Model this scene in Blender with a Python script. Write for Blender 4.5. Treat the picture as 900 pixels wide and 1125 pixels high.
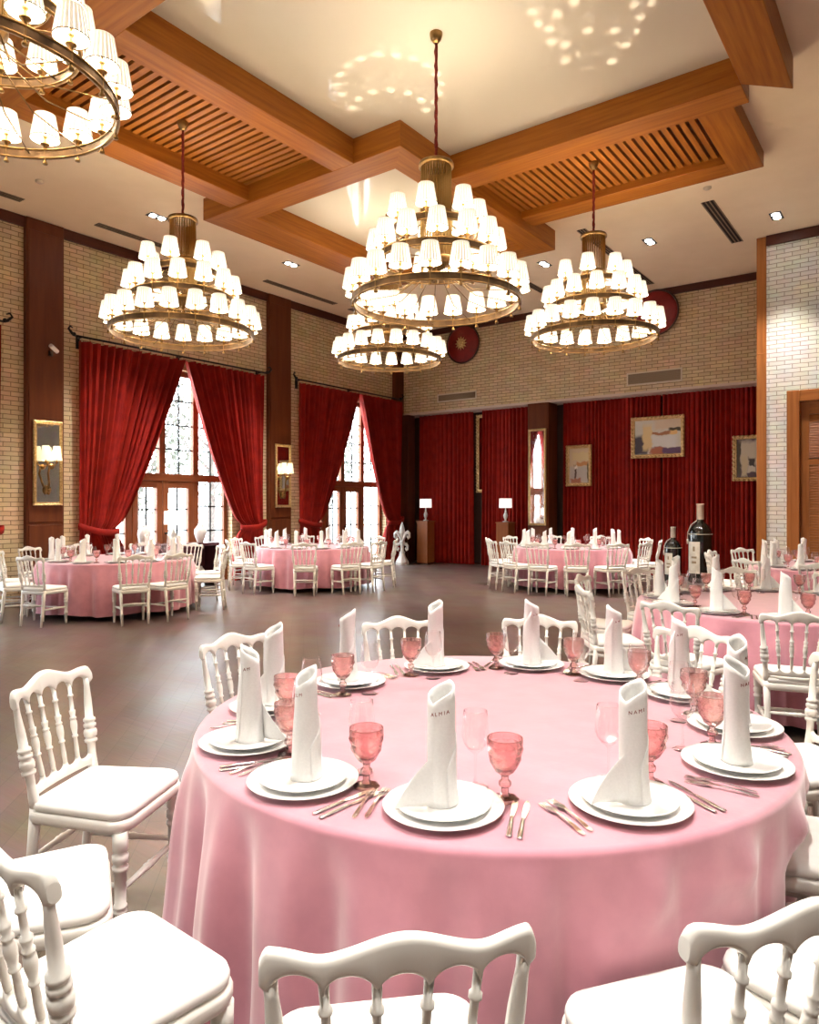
import bpy, bmesh, math, random
from math import sin, cos, pi, radians, atan2, sqrt, exp
from mathutils import Vector, Matrix
random.seed(7)
for o in list(bpy.data.objects):
    bpy.data.objects.remove(o)
SC = bpy.context.scene
COL = SC.collection

# ------------------------------------------------------------------ camera
EYE = 1.55
CA, SA = 0.8038, 0.5948            # the viewpoint looks 36.5 degrees off the room's long axis
cd = bpy.data.cameras.new('camera'); cam = bpy.data.objects.new('camera', cd); COL.objects.link(cam)
cam.location = (0, 0, EYE); cam.rotation_euler = (pi/2, 0, math.asin(SA))
cd.sensor_fit = 'VERTICAL'; cd.sensor_height = 36.0
cd.lens = 36.0*777/1125.0
cd.shift_y = -8.5/1125.0
cd.clip_start = 0.05; cd.clip_end = 300
SC.camera = cam

# ------------------------------------------------------------------ world, exposure
W = bpy.data.worlds.new('overcast_sky'); SC.world = W; W.use_nodes = True
bg = W.node_tree.nodes['Background']
bg.inputs[0].default_value = (0.90, 0.95, 1.0, 1); bg.inputs[1].default_value = 4.8
SC.view_settings.view_transform = 'Standard'; SC.view_settings.look = 'None'
SC.view_settings.gamma = 1.0; SC.view_settings.use_curve_mapping = False
SC.view_settings.exposure = 1.95
SC.cycles.use_denoising = True
SC.cycles.max_bounces = 9; SC.cycles.diffuse_bounces = 4; SC.cycles.glossy_bounces = 4
SC.cycles.transmission_bounces = 6; SC.cycles.transparent_max_bounces = 24
SC.cycles.caustics_reflective = False; SC.cycles.caustics_refractive = False
SC.cycles.sample_clamp_indirect = 6.0
SHADE_IN, SHADE_OUT = 2.4, .17
BULB_W = 3.1
SPOT_W = 320.0

# ------------------------------------------------------------------ room numbers
XL, YB, YA, ZC = -11.57, 15.22, 15.80, 6.10      # left wall, back wall face, alcove back, ceiling
XP, YR = -2.42, 13.27                             # pier edge and pier face at the right
WIN = [(-2.22), (2.88), (7.98), (13.07)]          # window centres along the left wall
PORTS = []
for wy in WIN:
    ld = bpy.data.lights.new('window_portal', 'AREA'); ld.shape = 'RECTANGLE'; ld.size = 4.0; ld.size_y = 3.0
    ld.cycles.is_portal = True
    lo = bpy.data.objects.new('window_portal', ld); COL.objects.link(lo)
    lo.location = (XL-0.32, wy, 2.05); lo.rotation_euler = (0, -pi/2, 0)

# ------------------------------------------------------------------ helpers
def G(x, d):
    """floor point x to the right and d ahead of the viewpoint"""
    return (x*CA - d*SA, x*SA + d*CA)
def GV(x, d):
    return Vector((x*CA - d*SA, x*SA + d*CA))
def screen_x(loc):
    X, Y = loc[0], loc[1]
    return (X*CA + Y*SA)/(-X*SA + Y*CA)

class MB:
    def __init__(s):
        s.v = []; s.f = []; s.uv = []; s.mi = []; s.sm = []
    def quad(s, pts, mi=0, uv=None, smooth=False):
        b = len(s.v); s.v += [tuple(p) for p in pts]
        s.f.append(tuple(range(b, b+len(pts)))); s.mi.append(mi); s.sm.append(smooth)
        s.uv.append(uv if uv else [(0, 0)]*len(pts))
    def box(s, lo, hi, mi=0, ax=None):
        """axis box; uv in metres with u along the grain axis"""
        d = [hi[i]-lo[i] for i in range(3)]
        if ax is None: ax = d.index(max(d))
        c = [(lo[0] if not i & 1 else hi[0], lo[1] if not i & 2 else hi[1], lo[2] if not i & 4 else hi[2]) for i in range(8)]
        off = random.random()*7
        for idx, n in (((0,4,6,2),0),((1,3,7,5),0),((0,1,5,4),1),((2,6,7,3),1),((0,2,3,1),2),((4,5,7,6),2)):
            axes = [a for a in range(3) if a != n]
            if ax in axes:
                ua = ax; va = [a for a in axes if a != ax][0]
            else:
                ua, va = axes
            s.quad([c[i] for i in idx], mi, [(c[i][ua]+off, c[i][va]+off*1.7+n*.37) for i in idx])
    def prism(s, poly, z0, z1, mi=0, f=None):
        """poly (x,y) ccw extruded in z; f maps a point"""
        n = len(poly); b = len(s.v)
        P = [(p[0], p[1], z0) for p in poly]+[(p[0], p[1], z1) for p in poly]
        if f: P = [tuple(f(p)) for p in P]
        s.v += P
        def add(ix):
            s.f.append(tuple(b+i for i in ix)); s.mi.append(mi); s.sm.append(False); s.uv.append([(P[i][0], P[i][1]) for i in ix])
        add(list(range(n-1, -1, -1))); add(list(range(n, 2*n)))
        for i in range(n):
            j = (i+1) % n; add((i, j, n+j, n+i))
    def rings(s, R, mi=0, smooth=True, closed=True, cap0=False, cap1=False):
        """R list of equal-length point loops"""
        b = len(s.v); n = len(R[0])
        for r in R: s.v += [tuple(p) for p in r]
        for k in range(len(R)-1):
            for i in range(n if closed else n-1):
                j = (i+1) % n
                s.f.append((b+k*n+i, b+k*n+j, b+(k+1)*n+j, b+(k+1)*n+i)); s.mi.append(mi); s.sm.append(smooth)
                s.uv.append([(i/n, k), ((i+1)/n, k), ((i+1)/n, k+1), (i/n, k+1)])
        if cap0:
            s.f.append(tuple(b+i for i in range(n-1, -1, -1))); s.mi.append(mi); s.sm.append(False); s.uv.append([(0,0)]*n)
        if cap1:
            k = len(R)-1
            s.f.append(tuple(b+k*n+i for i in range(n))); s.mi.append(mi); s.sm.append(False); s.uv.append([(0,0)]*n)
    def lathe(s, prof, seg=24, c=(0,0,0), mi=0, smooth=True, mod=None, cap0=False, cap1=False):
        """prof list of (r,z)"""
        R = []
        for k, (r, z) in enumerate(prof):
            R.append([(c[0]+r*(mod(i, k) if mod else 1)*cos(2*pi*i/seg), c[1]+r*(mod(i, k) if mod else 1)*sin(2*pi*i/seg), c[2]+z) for i in range(seg)])
        s.rings(R, mi, smooth, True, cap0, cap1)
    def turn(s, p0, p1, prof, seg=10, mi=0, cap=True):
        """turned post from p0 to p1, prof of (t, r)"""
        p0 = Vector(p0); p1 = Vector(p1); d = (p1-p0); ax = d.normalized()
        u = ax.cross(Vector((0, 1, 0)) if abs(ax.y) < .9 else Vector((1, 0, 0))).normalized(); w = ax.cross(u)
        R = [[p0+d*t+u*(r*cos(2*pi*i/seg))+w*(r*sin(2*pi*i/seg)) for i in range(seg)] for t, r in prof]
        s.rings(R, mi, True, True, cap, cap)
    def tube(s, pts, r, seg=8, mi=0, cap=True):
        pts = [Vector(p) for p in pts]; n = len(pts); R = []
        up = None
        for k in range(n):
            t = (pts[min(k+1, n-1)]-pts[max(k-1, 0)]).normalized()
            if up is None:
                up = t.cross(Vector((0, 0, 1)) if abs(t.z) < .9 else Vector((1, 0, 0))).normalized()
            up = (up - t*up.dot(t)).normalized(); w = t.cross(up)
            rr = r[k] if isinstance(r, (list, tuple)) else r
            R.append([pts[k]+up*(rr*cos(2*pi*i/seg))+w*(rr*sin(2*pi*i/seg)) for i in range(seg)])
        s.rings(R, mi, True, True, cap, cap)
    def torus(s, R, r, z=0, seg=48, k=8, mi=0, c=(0, 0)):
        """ring of rectangle-ish or round section: r=(radial, vertical)"""
        L = []
        for i in range(seg):
            a = 2*pi*i/seg
            L.append([(c[0]+(R+r[0]*cos(2*pi*j/k+pi/k))*cos(a), c[1]+(R+r[0]*cos(2*pi*j/k+pi/k))*sin(a), z+r[1]*sin(2*pi*j/k+pi/k)) for j in range(k)])
        L.append(L[0]); s.rings(L, mi, k > 4, True)
    def sphere(s, c, r, seg=12, rn=8, mi=0, sc=(1,1,1)):
        prof = [(max(1e-4, r*sin(pi*k/rn)), -r*cos(pi*k/rn)) for k in range(rn+1)]
        R = [[(c[0]+sc[0]*q*cos(2*pi*i/seg), c[1]+sc[1]*q*sin(2*pi*i/seg), c[2]+sc[2]*z) for i in range(seg)] for q, z in prof]
        s.rings(R, mi)
    def mesh(s, name, mats):
        me = bpy.data.meshes.new(name)
        me.from_pydata(s.v, [], s.f)
        ul = me.uv_layers.new(name='UVMap')
        flat = [c for f in s.uv for uv in f for c in uv]
        ul.data.foreach_set('uv', flat)
        for m in (mats if isinstance(mats, (list, tuple)) else [mats]): me.materials.append(m)
        me.polygons.foreach_set('material_index', s.mi)
        me.polygons.foreach_set('use_smooth', s.sm)
        me.update()
        return me
    def build(s, name, mats, parent=None, loc=(0,0,0), rz=0):
        o = bpy.data.objects.new(name, s.mesh(name, mats)); COL.objects.link(o)
        o.location = loc; o.rotation_euler = (0, 0, rz)
        if parent: o.parent = parent
        return o
def weld(o, bev=None, seg=2, ang=40):
    """merge coincident corners and round the edges of a part"""
    bm = bmesh.new(); bm.from_mesh(o.data)
    bmesh.ops.remove_doubles(bm, verts=bm.verts, dist=1e-5)
    bmesh.ops.recalc_face_normals(bm, faces=bm.faces)
    if bev:
        ed = [e for e in bm.edges if len(e.link_faces) == 2 and e.calc_face_angle(0) > radians(ang)]
        bmesh.ops.bevel(bm, geom=ed, offset=bev, segments=seg, profile=.5, affect='EDGES', clamp_overlap=True)
        for f in bm.faces: f.smooth = f.calc_area() < 1e9 and False
    bm.to_mesh(o.data); bm.free(); return o
def empty(name, loc=(0,0,0), rz=0):
    o = bpy.data.objects.new(name, None); COL.objects.link(o); o.location = loc; o.rotation_euler = (0, 0, rz)
    o.empty_display_size = .1
    return o
def tag(o, label, cat, group=None):
    o['label'] = label; o['category'] = cat
    if group: o['group'] = group
    return o
def struct(o, label=None):
    o['kind'] = 'structure'
    if label: o['label'] = label
    return o
KIDS = {}
def kids(o):
    return KIDS.setdefault(o.name, [c for c in bpy.data.objects if c.parent == o])
def copy_tree(o, parent=None):
    c = o.copy(); COL.objects.link(c)
    if parent: c.parent = parent
    for ch in kids(o): copy_tree(ch, c)
    return c
class Proto:
    """first placement uses the built thing itself, later ones copy it with all its parts"""
    def __init__(s, root): s.root = root; s.used = False
    def at(s, loc, rz=0, label=None, cat=None, group=None, sc=None):
        if not s.used: o = s.root; s.used = True; kids_all(o)
        else: o = copy_tree(s.root)
        o.location = loc; o.rotation_euler = (0, 0, rz)
        if sc: o.scale = (sc, sc, sc)
        for k in ('label', 'category', 'group'):
            if k in o: del o[k]
        if label: tag(o, label, cat, group)
        return o
def kids_all(o):
    for c in kids(o): kids_all(c)
ORD = ['first', 'second', 'third', 'fourth', 'fifth', 'sixth', 'seventh', 'eighth', 'ninth', 'tenth', 'eleventh', 'twelfth', 'thirteenth', 'fourteenth', 'fifteenth', 'sixteenth']
def number_from_left(objs, head, cat, group):
    objs = sorted(objs, key=lambda o: screen_x(o.location))
    for i, o in enumerate(objs):
        where = 'leftmost' if i == 0 else 'rightmost' if i == len(objs)-1 else ORD[i]+' from the left'
        tag(o, head+', '+where, cat, group)

# ------------------------------------------------------------------ materials
def mat(name):
    m = bpy.data.materials.new(name); m.use_nodes = True
    return m, m.node_tree.nodes, m.node_tree.links, m.node_tree.nodes['Principled BSDF']
def plain(name, col, rough=.5, metal=0, spec=None, coat=0, sheen=0, emit=None, es=0):
    m, N, L, b = mat(name)
    b.inputs['Base Color'].default_value = (*col, 1); b.inputs['Roughness'].default_value = rough
    b.inputs['Metallic'].default_value = metal
    if spec is not None: b.inputs['Specular IOR Level'].default_value = spec
    if coat: b.inputs['Coat Weight'].default_value = coat; b.inputs['Coat Roughness'].default_value = .04
    if sheen:
        b.inputs['Sheen Weight'].default_value = sheen; b.inputs['Sheen Roughness'].default_value = .4
    if emit: b.inputs['Emission Color'].default_value = (*emit, 1); b.inputs['Emission Strength'].default_value = es
    return m
def noise_mat(name, c1, c2, scale=20, rough=.5, bump=0, coord='Object', stretch=(1,1,1), sheen=0, metal=0, detail=4, spec=None, lo=.35, hi=.65, coat=0):
    m, N, L, b = mat(name)
    tc = N.new('ShaderNodeTexCoord'); mp = N.new('ShaderNodeMapping'); mp.inputs['Scale'].default_value = stretch
    no = N.new('ShaderNodeTexNoise'); no.inputs['Scale'].default_value = scale; no.inputs['Detail'].default_value = detail
    r = N.new('ShaderNodeValToRGB')
    r.color_ramp.elements[0].position = lo; r.color_ramp.elements[1].position = hi
    r.color_ramp.elements[0].color = (*c1, 1); r.color_ramp.elements[1].color = (*c2, 1)
    L.new(tc.outputs[coord], mp.inputs[0]); L.new(mp.outputs[0], no.inputs['Vector']); L.new(no.outputs['Fac'], r.inputs[0])
    L.new(r.outputs[0], b.inputs['Base Color'])
    b.inputs['Roughness'].default_value = rough; b.inputs['Metallic'].default_value = metal
    if spec is not None: b.inputs['Specular IOR Level'].default_value = spec
    if sheen:
        b.inputs['Sheen Weight'].default_value = sheen; b.inputs['Sheen Roughness'].default_value = .45
        b.inputs['Sheen Tint'].default_value = (*c2, 1)
    if coat: b.inputs['Coat Weight'].default_value = coat; b.inputs['Coat Roughness'].default_value = .05
    if bump:
        bu = N.new('ShaderNodeBump'); bu.inputs['Strength'].default_value = bump; bu.inputs['Distance'].default_value = .01
        L.new(no.outputs['Fac'], bu.inputs['Height']); L.new(bu.outputs[0], b.inputs['Normal'])
    return m
def wood(name, c1, c2, rough=.35, along=1.2, across=22):
    m = noise_mat(name, c1, c2, 1.0, rough, .05, 'UV', (along, across, 1), detail=6, lo=.3, hi=.7, spec=.25)
    return m
def brick(name, c1, c2, mortar, bump=.5):
    m, N, L, b = mat(name)
    tc = N.new('ShaderNodeTexCoord')
    br = N.new('ShaderNodeTexBrick'); br.inputs['Scale'].default_value = 1
    br.inputs['Brick Width'].default_value = .235; br.inputs['Row Height'].default_value = .072
    br.inputs['Mortar Size'].default_value = .0065; br.inputs['Mortar Smooth'].default_value = .25; br.inputs['Bias'].default_value = -.1
    br.inputs['Color1'].default_value = (*c1, 1); br.inputs['Color2'].default_value = (*c2, 1); br.inputs['Mortar'].default_value = (*mortar, 1)
    no = N.new('ShaderNodeTexNoise'); no.inputs['Scale'].default_value = 3.0; no.inputs['Detail'].default_value = 6
    no2 = N.new('ShaderNodeTexNoise'); no2.inputs['Scale'].default_value = 45; no2.inputs['Detail'].default_value = 3
    mx = N.new('ShaderNodeMixRGB'); mx.blend_type = 'MULTIPLY'; mx.inputs[0].default_value = .35
    # wobble the joints a little
    ad = N.new('ShaderNodeMixRGB'); ad.blend_type = 'LINEAR_LIGHT'; ad.inputs[0].default_value = .006
    no3 = N.new('ShaderNodeTexNoise'); no3.inputs['Scale'].default_value = 9
    L.new(tc.outputs['UV'], ad.inputs[1]); L.new(tc.outputs['UV'], no3.inputs['Vector']); L.new(no3.outputs['Color'], ad.inputs[2])
    L.new(ad.outputs[0], br.inputs['Vector']); L.new(tc.outputs['UV'], no.inputs['Vector']); L.new(tc.outputs['UV'], no2.inputs['Vector'])
    L.new(br.outputs['Color'], mx.inputs[1]); L.new(no.outputs['Color'], mx.inputs[2]); L.new(mx.outputs[0], b.inputs['Base Color'])
    m1 = N.new('ShaderNodeMath'); m1.operation = 'MULTIPLY_ADD'; m1.inputs[1].default_value = -1; 
    m2 = N.new('ShaderNodeMath'); m2.operation = 'MULTIPLY'; m2.inputs[1].default_value = .3
    L.new(no2.outputs['Fac'], m2.inputs[0]); L.new(br.outputs['Fac'], m1.inputs[0]); L.new(m2.outputs[0], m1.inputs[2])
    bu = N.new('ShaderNodeBump'); bu.inputs['Strength'].default_value = bump; bu.inputs['Distance'].default_value = .012
    L.new(m1.outputs[0], bu.inputs['Height']); L.new(bu.outputs[0], b.inputs['Normal'])
    b.inputs['Roughness'].default_value = .85
    return m
def clear_glass(name, tint, ior=1.45, gl=(1,1,1), rough=.02, gain=1.0, flat=0.0):
    """thin glass: see-through with a mirror share that grows at grazing angles"""
    m, N, L, b = mat(name); N.remove(b); out = N['Material Output']
    tr = N.new('ShaderNodeBsdfTransparent'); tr.inputs[0].default_value = (*tint, 1)
    gs = N.new('ShaderNodeBsdfGlossy'); gs.inputs['Color'].default_value = (*gl, 1); gs.inputs['Roughness'].default_value = rough
    lw = N.new('ShaderNodeLayerWeight'); lw.inputs['Blend'].default_value = .5
    fr = N.new('ShaderNodeMath'); fr.operation = 'POWER'; fr.inputs[1].default_value = 4.0; L.new(lw.outputs['Facing'], fr.inputs[0])
    ma = N.new('ShaderNodeMath'); ma.operation = 'MULTIPLY_ADD'; ma.inputs[1].default_value = gain; ma.inputs[2].default_value = flat; ma.use_clamp = True
    mx = N.new('ShaderNodeMixShader')
    L.new(fr.outputs[0], ma.inputs[0]); L.new(ma.outputs[0], mx.inputs[0]); L.new(tr.outputs[0], mx.inputs[1]); L.new(gs.outputs[0], mx.inputs[2])
    L.new(mx.outputs[0], out.inputs[0])
    return m

M = {}
M['brick'] = brick('cream_brick', (.80, .62, .38), (.66, .49, .285), (.26, .17, .085))
M['brick_white'] = brick('white_brick', (.82, .79, .72), (.74, .70, .62), (.36, .31, .25))
M['plaster'] = noise_mat('ceiling_plaster', (.88, .73, .50), (.91, .76, .53), 3, .8)
M['gloss'] = plain('stretch_ceiling', (.62, .56, .45), .6, spec=0, coat=.5)
M['beam'] = wood('beam_wood', (.25, .072, .008), (.39, .136, .016), .45)
M['slat'] = wood('slat_wood', (.22, .066, .008), (.36, .122, .015), .45)
M['slat_dark'] = plain('slat_backing', (.05, .014, .006), .7)
M['column'] = wood('column_wood', (.095, .022, .006), (.14, .036, .010), .45, 1.0, 10)
M['column_dark'] = wood('cornice_wood', (.055, .014, .008), (.085, .022, .010), .4, 1.0, 10)
M['door_wood'] = wood('door_wood', (.26, .085, .020), (.38, .135, .035), .38)
M['win_wood'] = wood('window_wood', (.17, .05, .018), (.24, .075, .026), .4)
M['iron'] = plain('black_iron', (.012, .010, .010), .45, .6)
M['white'] = plain('white_lacquer', (.80, .775, .72), .32)
M['cushion'] = noise_mat('white_cushion', (.80, .785, .75), (.83, .815, .78), 30, .75, .05)
M['china'] = plain('white_china', (.86, .85, .83), .12, coat=.5)
M['napkin'] = noise_mat('white_linen', (.82, .815, .80), (.86, .855, .84), 160, .85, .08)
M['ink'] = plain('brown_print', (.22, .035, .02), .6)
M['cloth'] = None
M['silver'] = plain('cutlery_steel', (.74, .73, .72), .2, 1.0)
M['brass'] = noise_mat('aged_brass', (.20, .115, .04), (.36, .22, .085), 14, .34, 0, metal=1.0)
M['rod_brass'] = plain('polished_brass', (.52, .35, .14), .3, 1.0)
M['ring_band'] = noise_mat('brown_brass_band', (.085, .052, .028), (.15, .09, .045), 10, .42, 0, metal=.9)
M['bronze'] = plain('dark_bronze', (.085, .06, .05), .35, .9)
M['gold'] = noise_mat('gilt_wood', (.50, .32, .12), (.80, .60, .30), 40, .38, .3, metal=.75)
M['rope'] = noise_mat('red_velvet_sleeve', (.13, .008, .005), (.24, .018, .009), 60, .9, .4, sheen=.3)
M['mirror'] = plain('mirror_glass', (.86, .86, .85), .03, 1.0)
M['black'] = plain('black_gap', (.008, .006, .006), .8)
M['stone'] = plain('white_stone', (.70, .68, .66), .45)
M['maroon'] = plain('maroon_lacquer', (.055, .010, .014), .3)
M['plinth'] = wood('plinth_wood', (.22, .065, .016), (.32, .10, .026), .4)
M['bottle'] = plain('black_bottle_glass', (.004, .005, .004), .06, coat=.6)
M['label'] = noise_mat('bottle_label_paper', (.50, .46, .38), (.66, .61, .52), 8, .5)
M['capsule'] = plain('bottle_capsule', (.66, .54, .42), .35, .2)
M['red_enamel'] = noise_mat('red_shield_paint', (.17, .006, .006), (.24, .012, .010), 6, .4)
M['pane'] = clear_glass('window_glass', (.97, .985, .985), gain=.55, flat=.03)
M['wine'] = clear_glass('wine_glass', (.985, .975, .975), gain=1.1, flat=.04)
M['ground'] = noise_mat('pale_ground', (.75, .76, .76), (.82, .83, .83), 2, .9)
M['bark'] = noise_mat('tree_bark', (.06, .05, .045), (.12, .10, .09), 12, .9)
M['leaf'] = noise_mat('tree_leaves', (.045, .052, .042), (.11, .12, .10), 3, .8)
M['vent_metal'] = plain('vent_slots', (.24, .17, .10), .5)
M['vent_frame'] = plain('vent_frame', (.62, .53, .40), .5)
M['lamp_white'] = plain('white_drum_shade', (.85, .84, .82), .7, emit=(1, .95, .88), es=.25)
M['lens'] = plain('lit_lens', (1, 1, 1), .5, emit=(1, .96, .90), es=25)
M['lens_off'] = plain('dim_lens', (.8, .75, .66), .4)
M['cam_white'] = plain('white_plastic', (.8, .8, .78), .4)
M['shade_out'] = plain('pleated_shade_outside', (.55, .50, .42), .8, emit=(1, .84, .62), es=SHADE_OUT)
M['shade_in'] = plain('pleated_shade_inside', (.8, .75, .66), .8, emit=(1, .83, .60), es=SHADE_IN)
M['trim_brown'] = plain('shade_trim', (.12, .07, .035), .6)
M['sconce_shade'] = plain('sconce_shade', (.6, .5, .35), .8, emit=(1, .78, .45), es=.35)

def velvet(name, dark, lite, sheen, sheen_tint, rough=.75, mott=5):
    m = noise_mat(name, dark, lite, mott, rough, .22, 'Object', (1, 1, 1), detail=8, spec=.25)
    b = m.node_tree.nodes['Principled BSDF']
    b.inputs['Sheen Weight'].default_value = sheen; b.inputs['Sheen Roughness'].default_value = .5
    b.inputs['Sheen Tint'].default_value = (*sheen_tint, 1)
    return m
M['curtain'] = velvet('red_velvet', (.215, .0035, .002), (.31, .009, .003), .10, (1, .30, .08))
M['cloth'] = velvet('pink_velvet', (.54, .226, .288), (.62, .268, .334), .9, (1, .93, .93), .8, 9)

def floor_mat():
    m, N, L, b = mat('dark_parquet')
    tc = N.new('ShaderNodeTexCoord'); mp = N.new('ShaderNodeMapping'); mp.inputs['Rotation'].default_value = (0, 0, radians(45))
    br = N.new('ShaderNodeTexBrick'); br.inputs['Scale'].default_value = 1; br.inputs['Brick Width'].default_value = .9; br.inputs['Row Height'].default_value = .15
    br.inputs['Mortar Size'].default_value = .0015; br.inputs['Color1'].default_value = (.135, .094, .080, 1); br.inputs['Color2'].default_value = (.108, .075, .064, 1)
    br.inputs['Mortar'].default_value = (.055, .04, .034, 1)
    no = N.new('ShaderNodeTexNoise'); no.inputs['Scale'].default_value = 2.2; no.inputs['Detail'].default_value = 8
    st = N.new('ShaderNodeMapping'); st.inputs['Scale'].default_value = (2, 30, 1); st.inputs['Rotation'].default_value = (0, 0, radians(45))
    gr = N.new('ShaderNodeTexNoise'); gr.inputs['Scale'].default_value = 1; gr.inputs['Detail'].default_value = 6
    m1 = N.new('ShaderNodeMixRGB'); m1.blend_type = 'MULTIPLY'; m1.inputs[0].default_value = .55
    m2 = N.new('ShaderNodeMixRGB'); m2.blend_type = 'MULTIPLY'; m2.inputs[0].default_value = .35
    L.new(tc.outputs['Object'], mp.inputs[0]); L.new(mp.outputs[0], br.inputs['Vector']); L.new(tc.outputs['Object'], no.inputs['Vector'])
    L.new(tc.outputs['Object'], st.inputs[0]); L.new(st.outputs[0], gr.inputs['Vector'])
    L.new(br.outputs['Color'], m1.inputs[1]); L.new(no.outputs['Color'], m1.inputs[2]); L.new(m1.outputs[0], m2.inputs[1]); L.new(gr.outputs['Color'], m2.inputs[2])
    gain = N.new('ShaderNodeMixRGB'); gain.blend_type = 'MULTIPLY'; gain.inputs[0].default_value = 1; gain.inputs[2].default_value = (1.7, 1.7, 1.7, 1)
    L.new(m2.outputs[0], gain.inputs[1]); L.new(gain.outputs[0], b.inputs['Base Color'])
    mr = N.new('ShaderNodeMapRange'); mr.inputs[3].default_value = .24; mr.inputs[4].default_value = .42
    L.new(no.outputs['Fac'], mr.inputs[0]); L.new(mr.outputs[0], b.inputs['Roughness'])
    bu = N.new('ShaderNodeBump'); bu.inputs['Strength'].default_value = .12; bu.inputs['Distance'].default_value = .01
    L.new(gr.outputs['Fac'], bu.inputs['Height']); L.new(bu.outputs[0], b.inputs['Normal'])
    b.inputs['Specular IOR Level'].default_value = .55
    return m
M['floor'] = floor_mat()

def pink_glass():
    m, N, L, b = mat('rose_cut_glass'); N.remove(b); out = N['Material Output']
    tr = N.new('ShaderNodeBsdfTransparent'); tr.inputs[0].default_value = (.95, .83, .82, 1)
    rf = N.new('ShaderNodeBsdfRefraction'); rf.inputs['Color'].default_value = (.95, .78, .77, 1); rf.inputs['IOR'].default_value = 1.28; rf.inputs['Roughness'].default_value = .03
    gs = N.new('ShaderNodeBsdfGlossy'); gs.inputs['Color'].default_value = (1, .86, .82, 1); gs.inputs['Roughness'].default_value = .05
    lw = N.new('ShaderNodeLayerWeight'); lw.inputs['Blend'].default_value = .5
    pw = N.new('ShaderNodeMath'); pw.operation = 'POWER'; pw.inputs[1].default_value = 3.0; L.new(lw.outputs['Facing'], pw.inputs[0])
    fr = N.new('ShaderNodeMath'); fr.operation = 'MULTIPLY_ADD'; fr.inputs[1].default_value = .6; fr.inputs[2].default_value = .10; L.new(pw.outputs[0], fr.inputs[0])
    a = N.new('ShaderNodeMixShader'); a.inputs[0].default_value = .6
    c = N.new('ShaderNodeMixShader')
    L.new(tr.outputs[0], a.inputs[1]); L.new(rf.outputs[0], a.inputs[2])
    L.new(fr.outputs[0], c.inputs[0]); L.new(a.outputs[0], c.inputs[1]); L.new(gs.outputs[0], c.inputs[2]); L.new(c.outputs[0], out.inputs[0])
    return m
M['pink_glass'] = pink_glass()

# ================================================================== THE ROOM
X1, Y0 = 5.0, -6.0
b = MB(); b.quad([(XL-.4, Y0, 0), (X1, Y0, 0), (X1, YA+.1, 0), (XL-.4, YA+.1, 0)]); struct(b.build('floor', M['floor']))
b = MB(); b.box((XL-.3, Y0, ZC), (X1, YA+.1, ZC+.1)); struct(b.build('ceiling', M['plaster']))

def wall_box(b, lo, hi):
    """wall block with brick uv in metres: u along the wall, v up"""
    b.box(lo, hi, 0)
    for k in range(6):
        f = b.f[-6+k]; n = k//2
        uv = []
        for i in f:
            p = b.v[i]
            uv.append((p[1], p[2]) if n == 0 else (p[0], p[2]) if n == 1 else (p[0], p[1]))
        b.uv[-6+k] = uv
WH, WW = 4.12, 3.06                 # window opening height and width
b = MB(); y = Y0
for wy in WIN:
    wall_box(b, (XL-.3, y, 0), (XL, wy-WW/2, ZC)); wall_box(b, (XL-.3, wy-WW/2, WH), (XL, wy+WW/2, ZC)); y = wy+WW/2
wall_box(b, (XL-.3, y, 0), (XL, YA+.1, ZC)); struct(b.build('wall_left', M['brick']))
b = MB(); wall_box(b, (XL, YB, 3.98), (XP, YA, ZC)); struct(b.build('wall_back', M['brick']))
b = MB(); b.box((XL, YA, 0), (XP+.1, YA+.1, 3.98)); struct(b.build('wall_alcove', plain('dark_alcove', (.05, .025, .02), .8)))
b = MB(); b.box((XL+.02, YB-.02, 3.93), (XP, YA, 3.98)); struct(b.build('trim_1', plain('pale_soffit', (.62, .50, .42), .6)))
b = MB(); DX0, DX1, DZ = -1.96, -0.36, 3.44
wall_box(b, (XP+.12, YR, 0), (DX0+.02, YA, ZC)); wall_box(b, (DX0+.02, YR, DZ-.02), (DX1-.02, YA, ZC)); wall_box(b, (DX1-.02, YR, 0), (X1, YA, ZC))
wall_box(b, (DX0, YR+.5, 0), (DX1, YA, DZ)); struct(b.build('wall_right', M['brick_white']))
b = MB(); wall_box(b, (X1, Y0, 0), (X1+.2, YR, ZC)); struct(b.build('wall_side', M['brick_white']))
b = MB(); wall_box(b, (XL-.3, Y0-.2, 0), (X1, Y0, ZC)); struct(b.build('wall_rear', M['brick_white']))

# dark wood columns between the windows
k = 1
def trim(b, m):
    global k
    k += 1
    return struct(weld(b.build('trim_%d' % k, m), .006, 1))
for y0, y1 in ((-4.98, -4.38), (.26, .86), (5.36, 5.96), (10.43, 11.08)):
    b = MB(); b.box((XL, y0, 0), (XL+.10, y1, ZC-.01)); b.box((XL+.10, y0+.03, .12), (XL+.125, y1-.03, 1.22)); b.box((XL+.10, y0+.03, 1.26), (XL+.118, y1-.03, 5.9)); trim(b, M['column'])
b = MB(); b.box((XL, YB-.36, 3.9), (XL+.12, YB, ZC-.01)); trim(b, M['column'])
b = MB(); b.box((XL+.04, YB-.10, 0), (XL+.34, YB+.2, 3.93)); trim(b, M['column_dark'])
b = MB(); b.box((-7.73, YB-.06, 0), (-7.19, YB+.42, 3.93)); b.box((-7.70, YB-.075, .1), (-7.22, YB-.05, 3.9)); trim(b, M['column'])
b = MB(); b.box((XP, YR-.03, 0), (XP+.15, YR+.12, ZC-.01)); b.box((XP, YR-.035, 4.10), (XP+.15, YR-.02, 4.12)); b.box((XP, YR, 0), (XP+.12, YA, ZC-.01)); trim(b, M['door_wood'])
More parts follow.
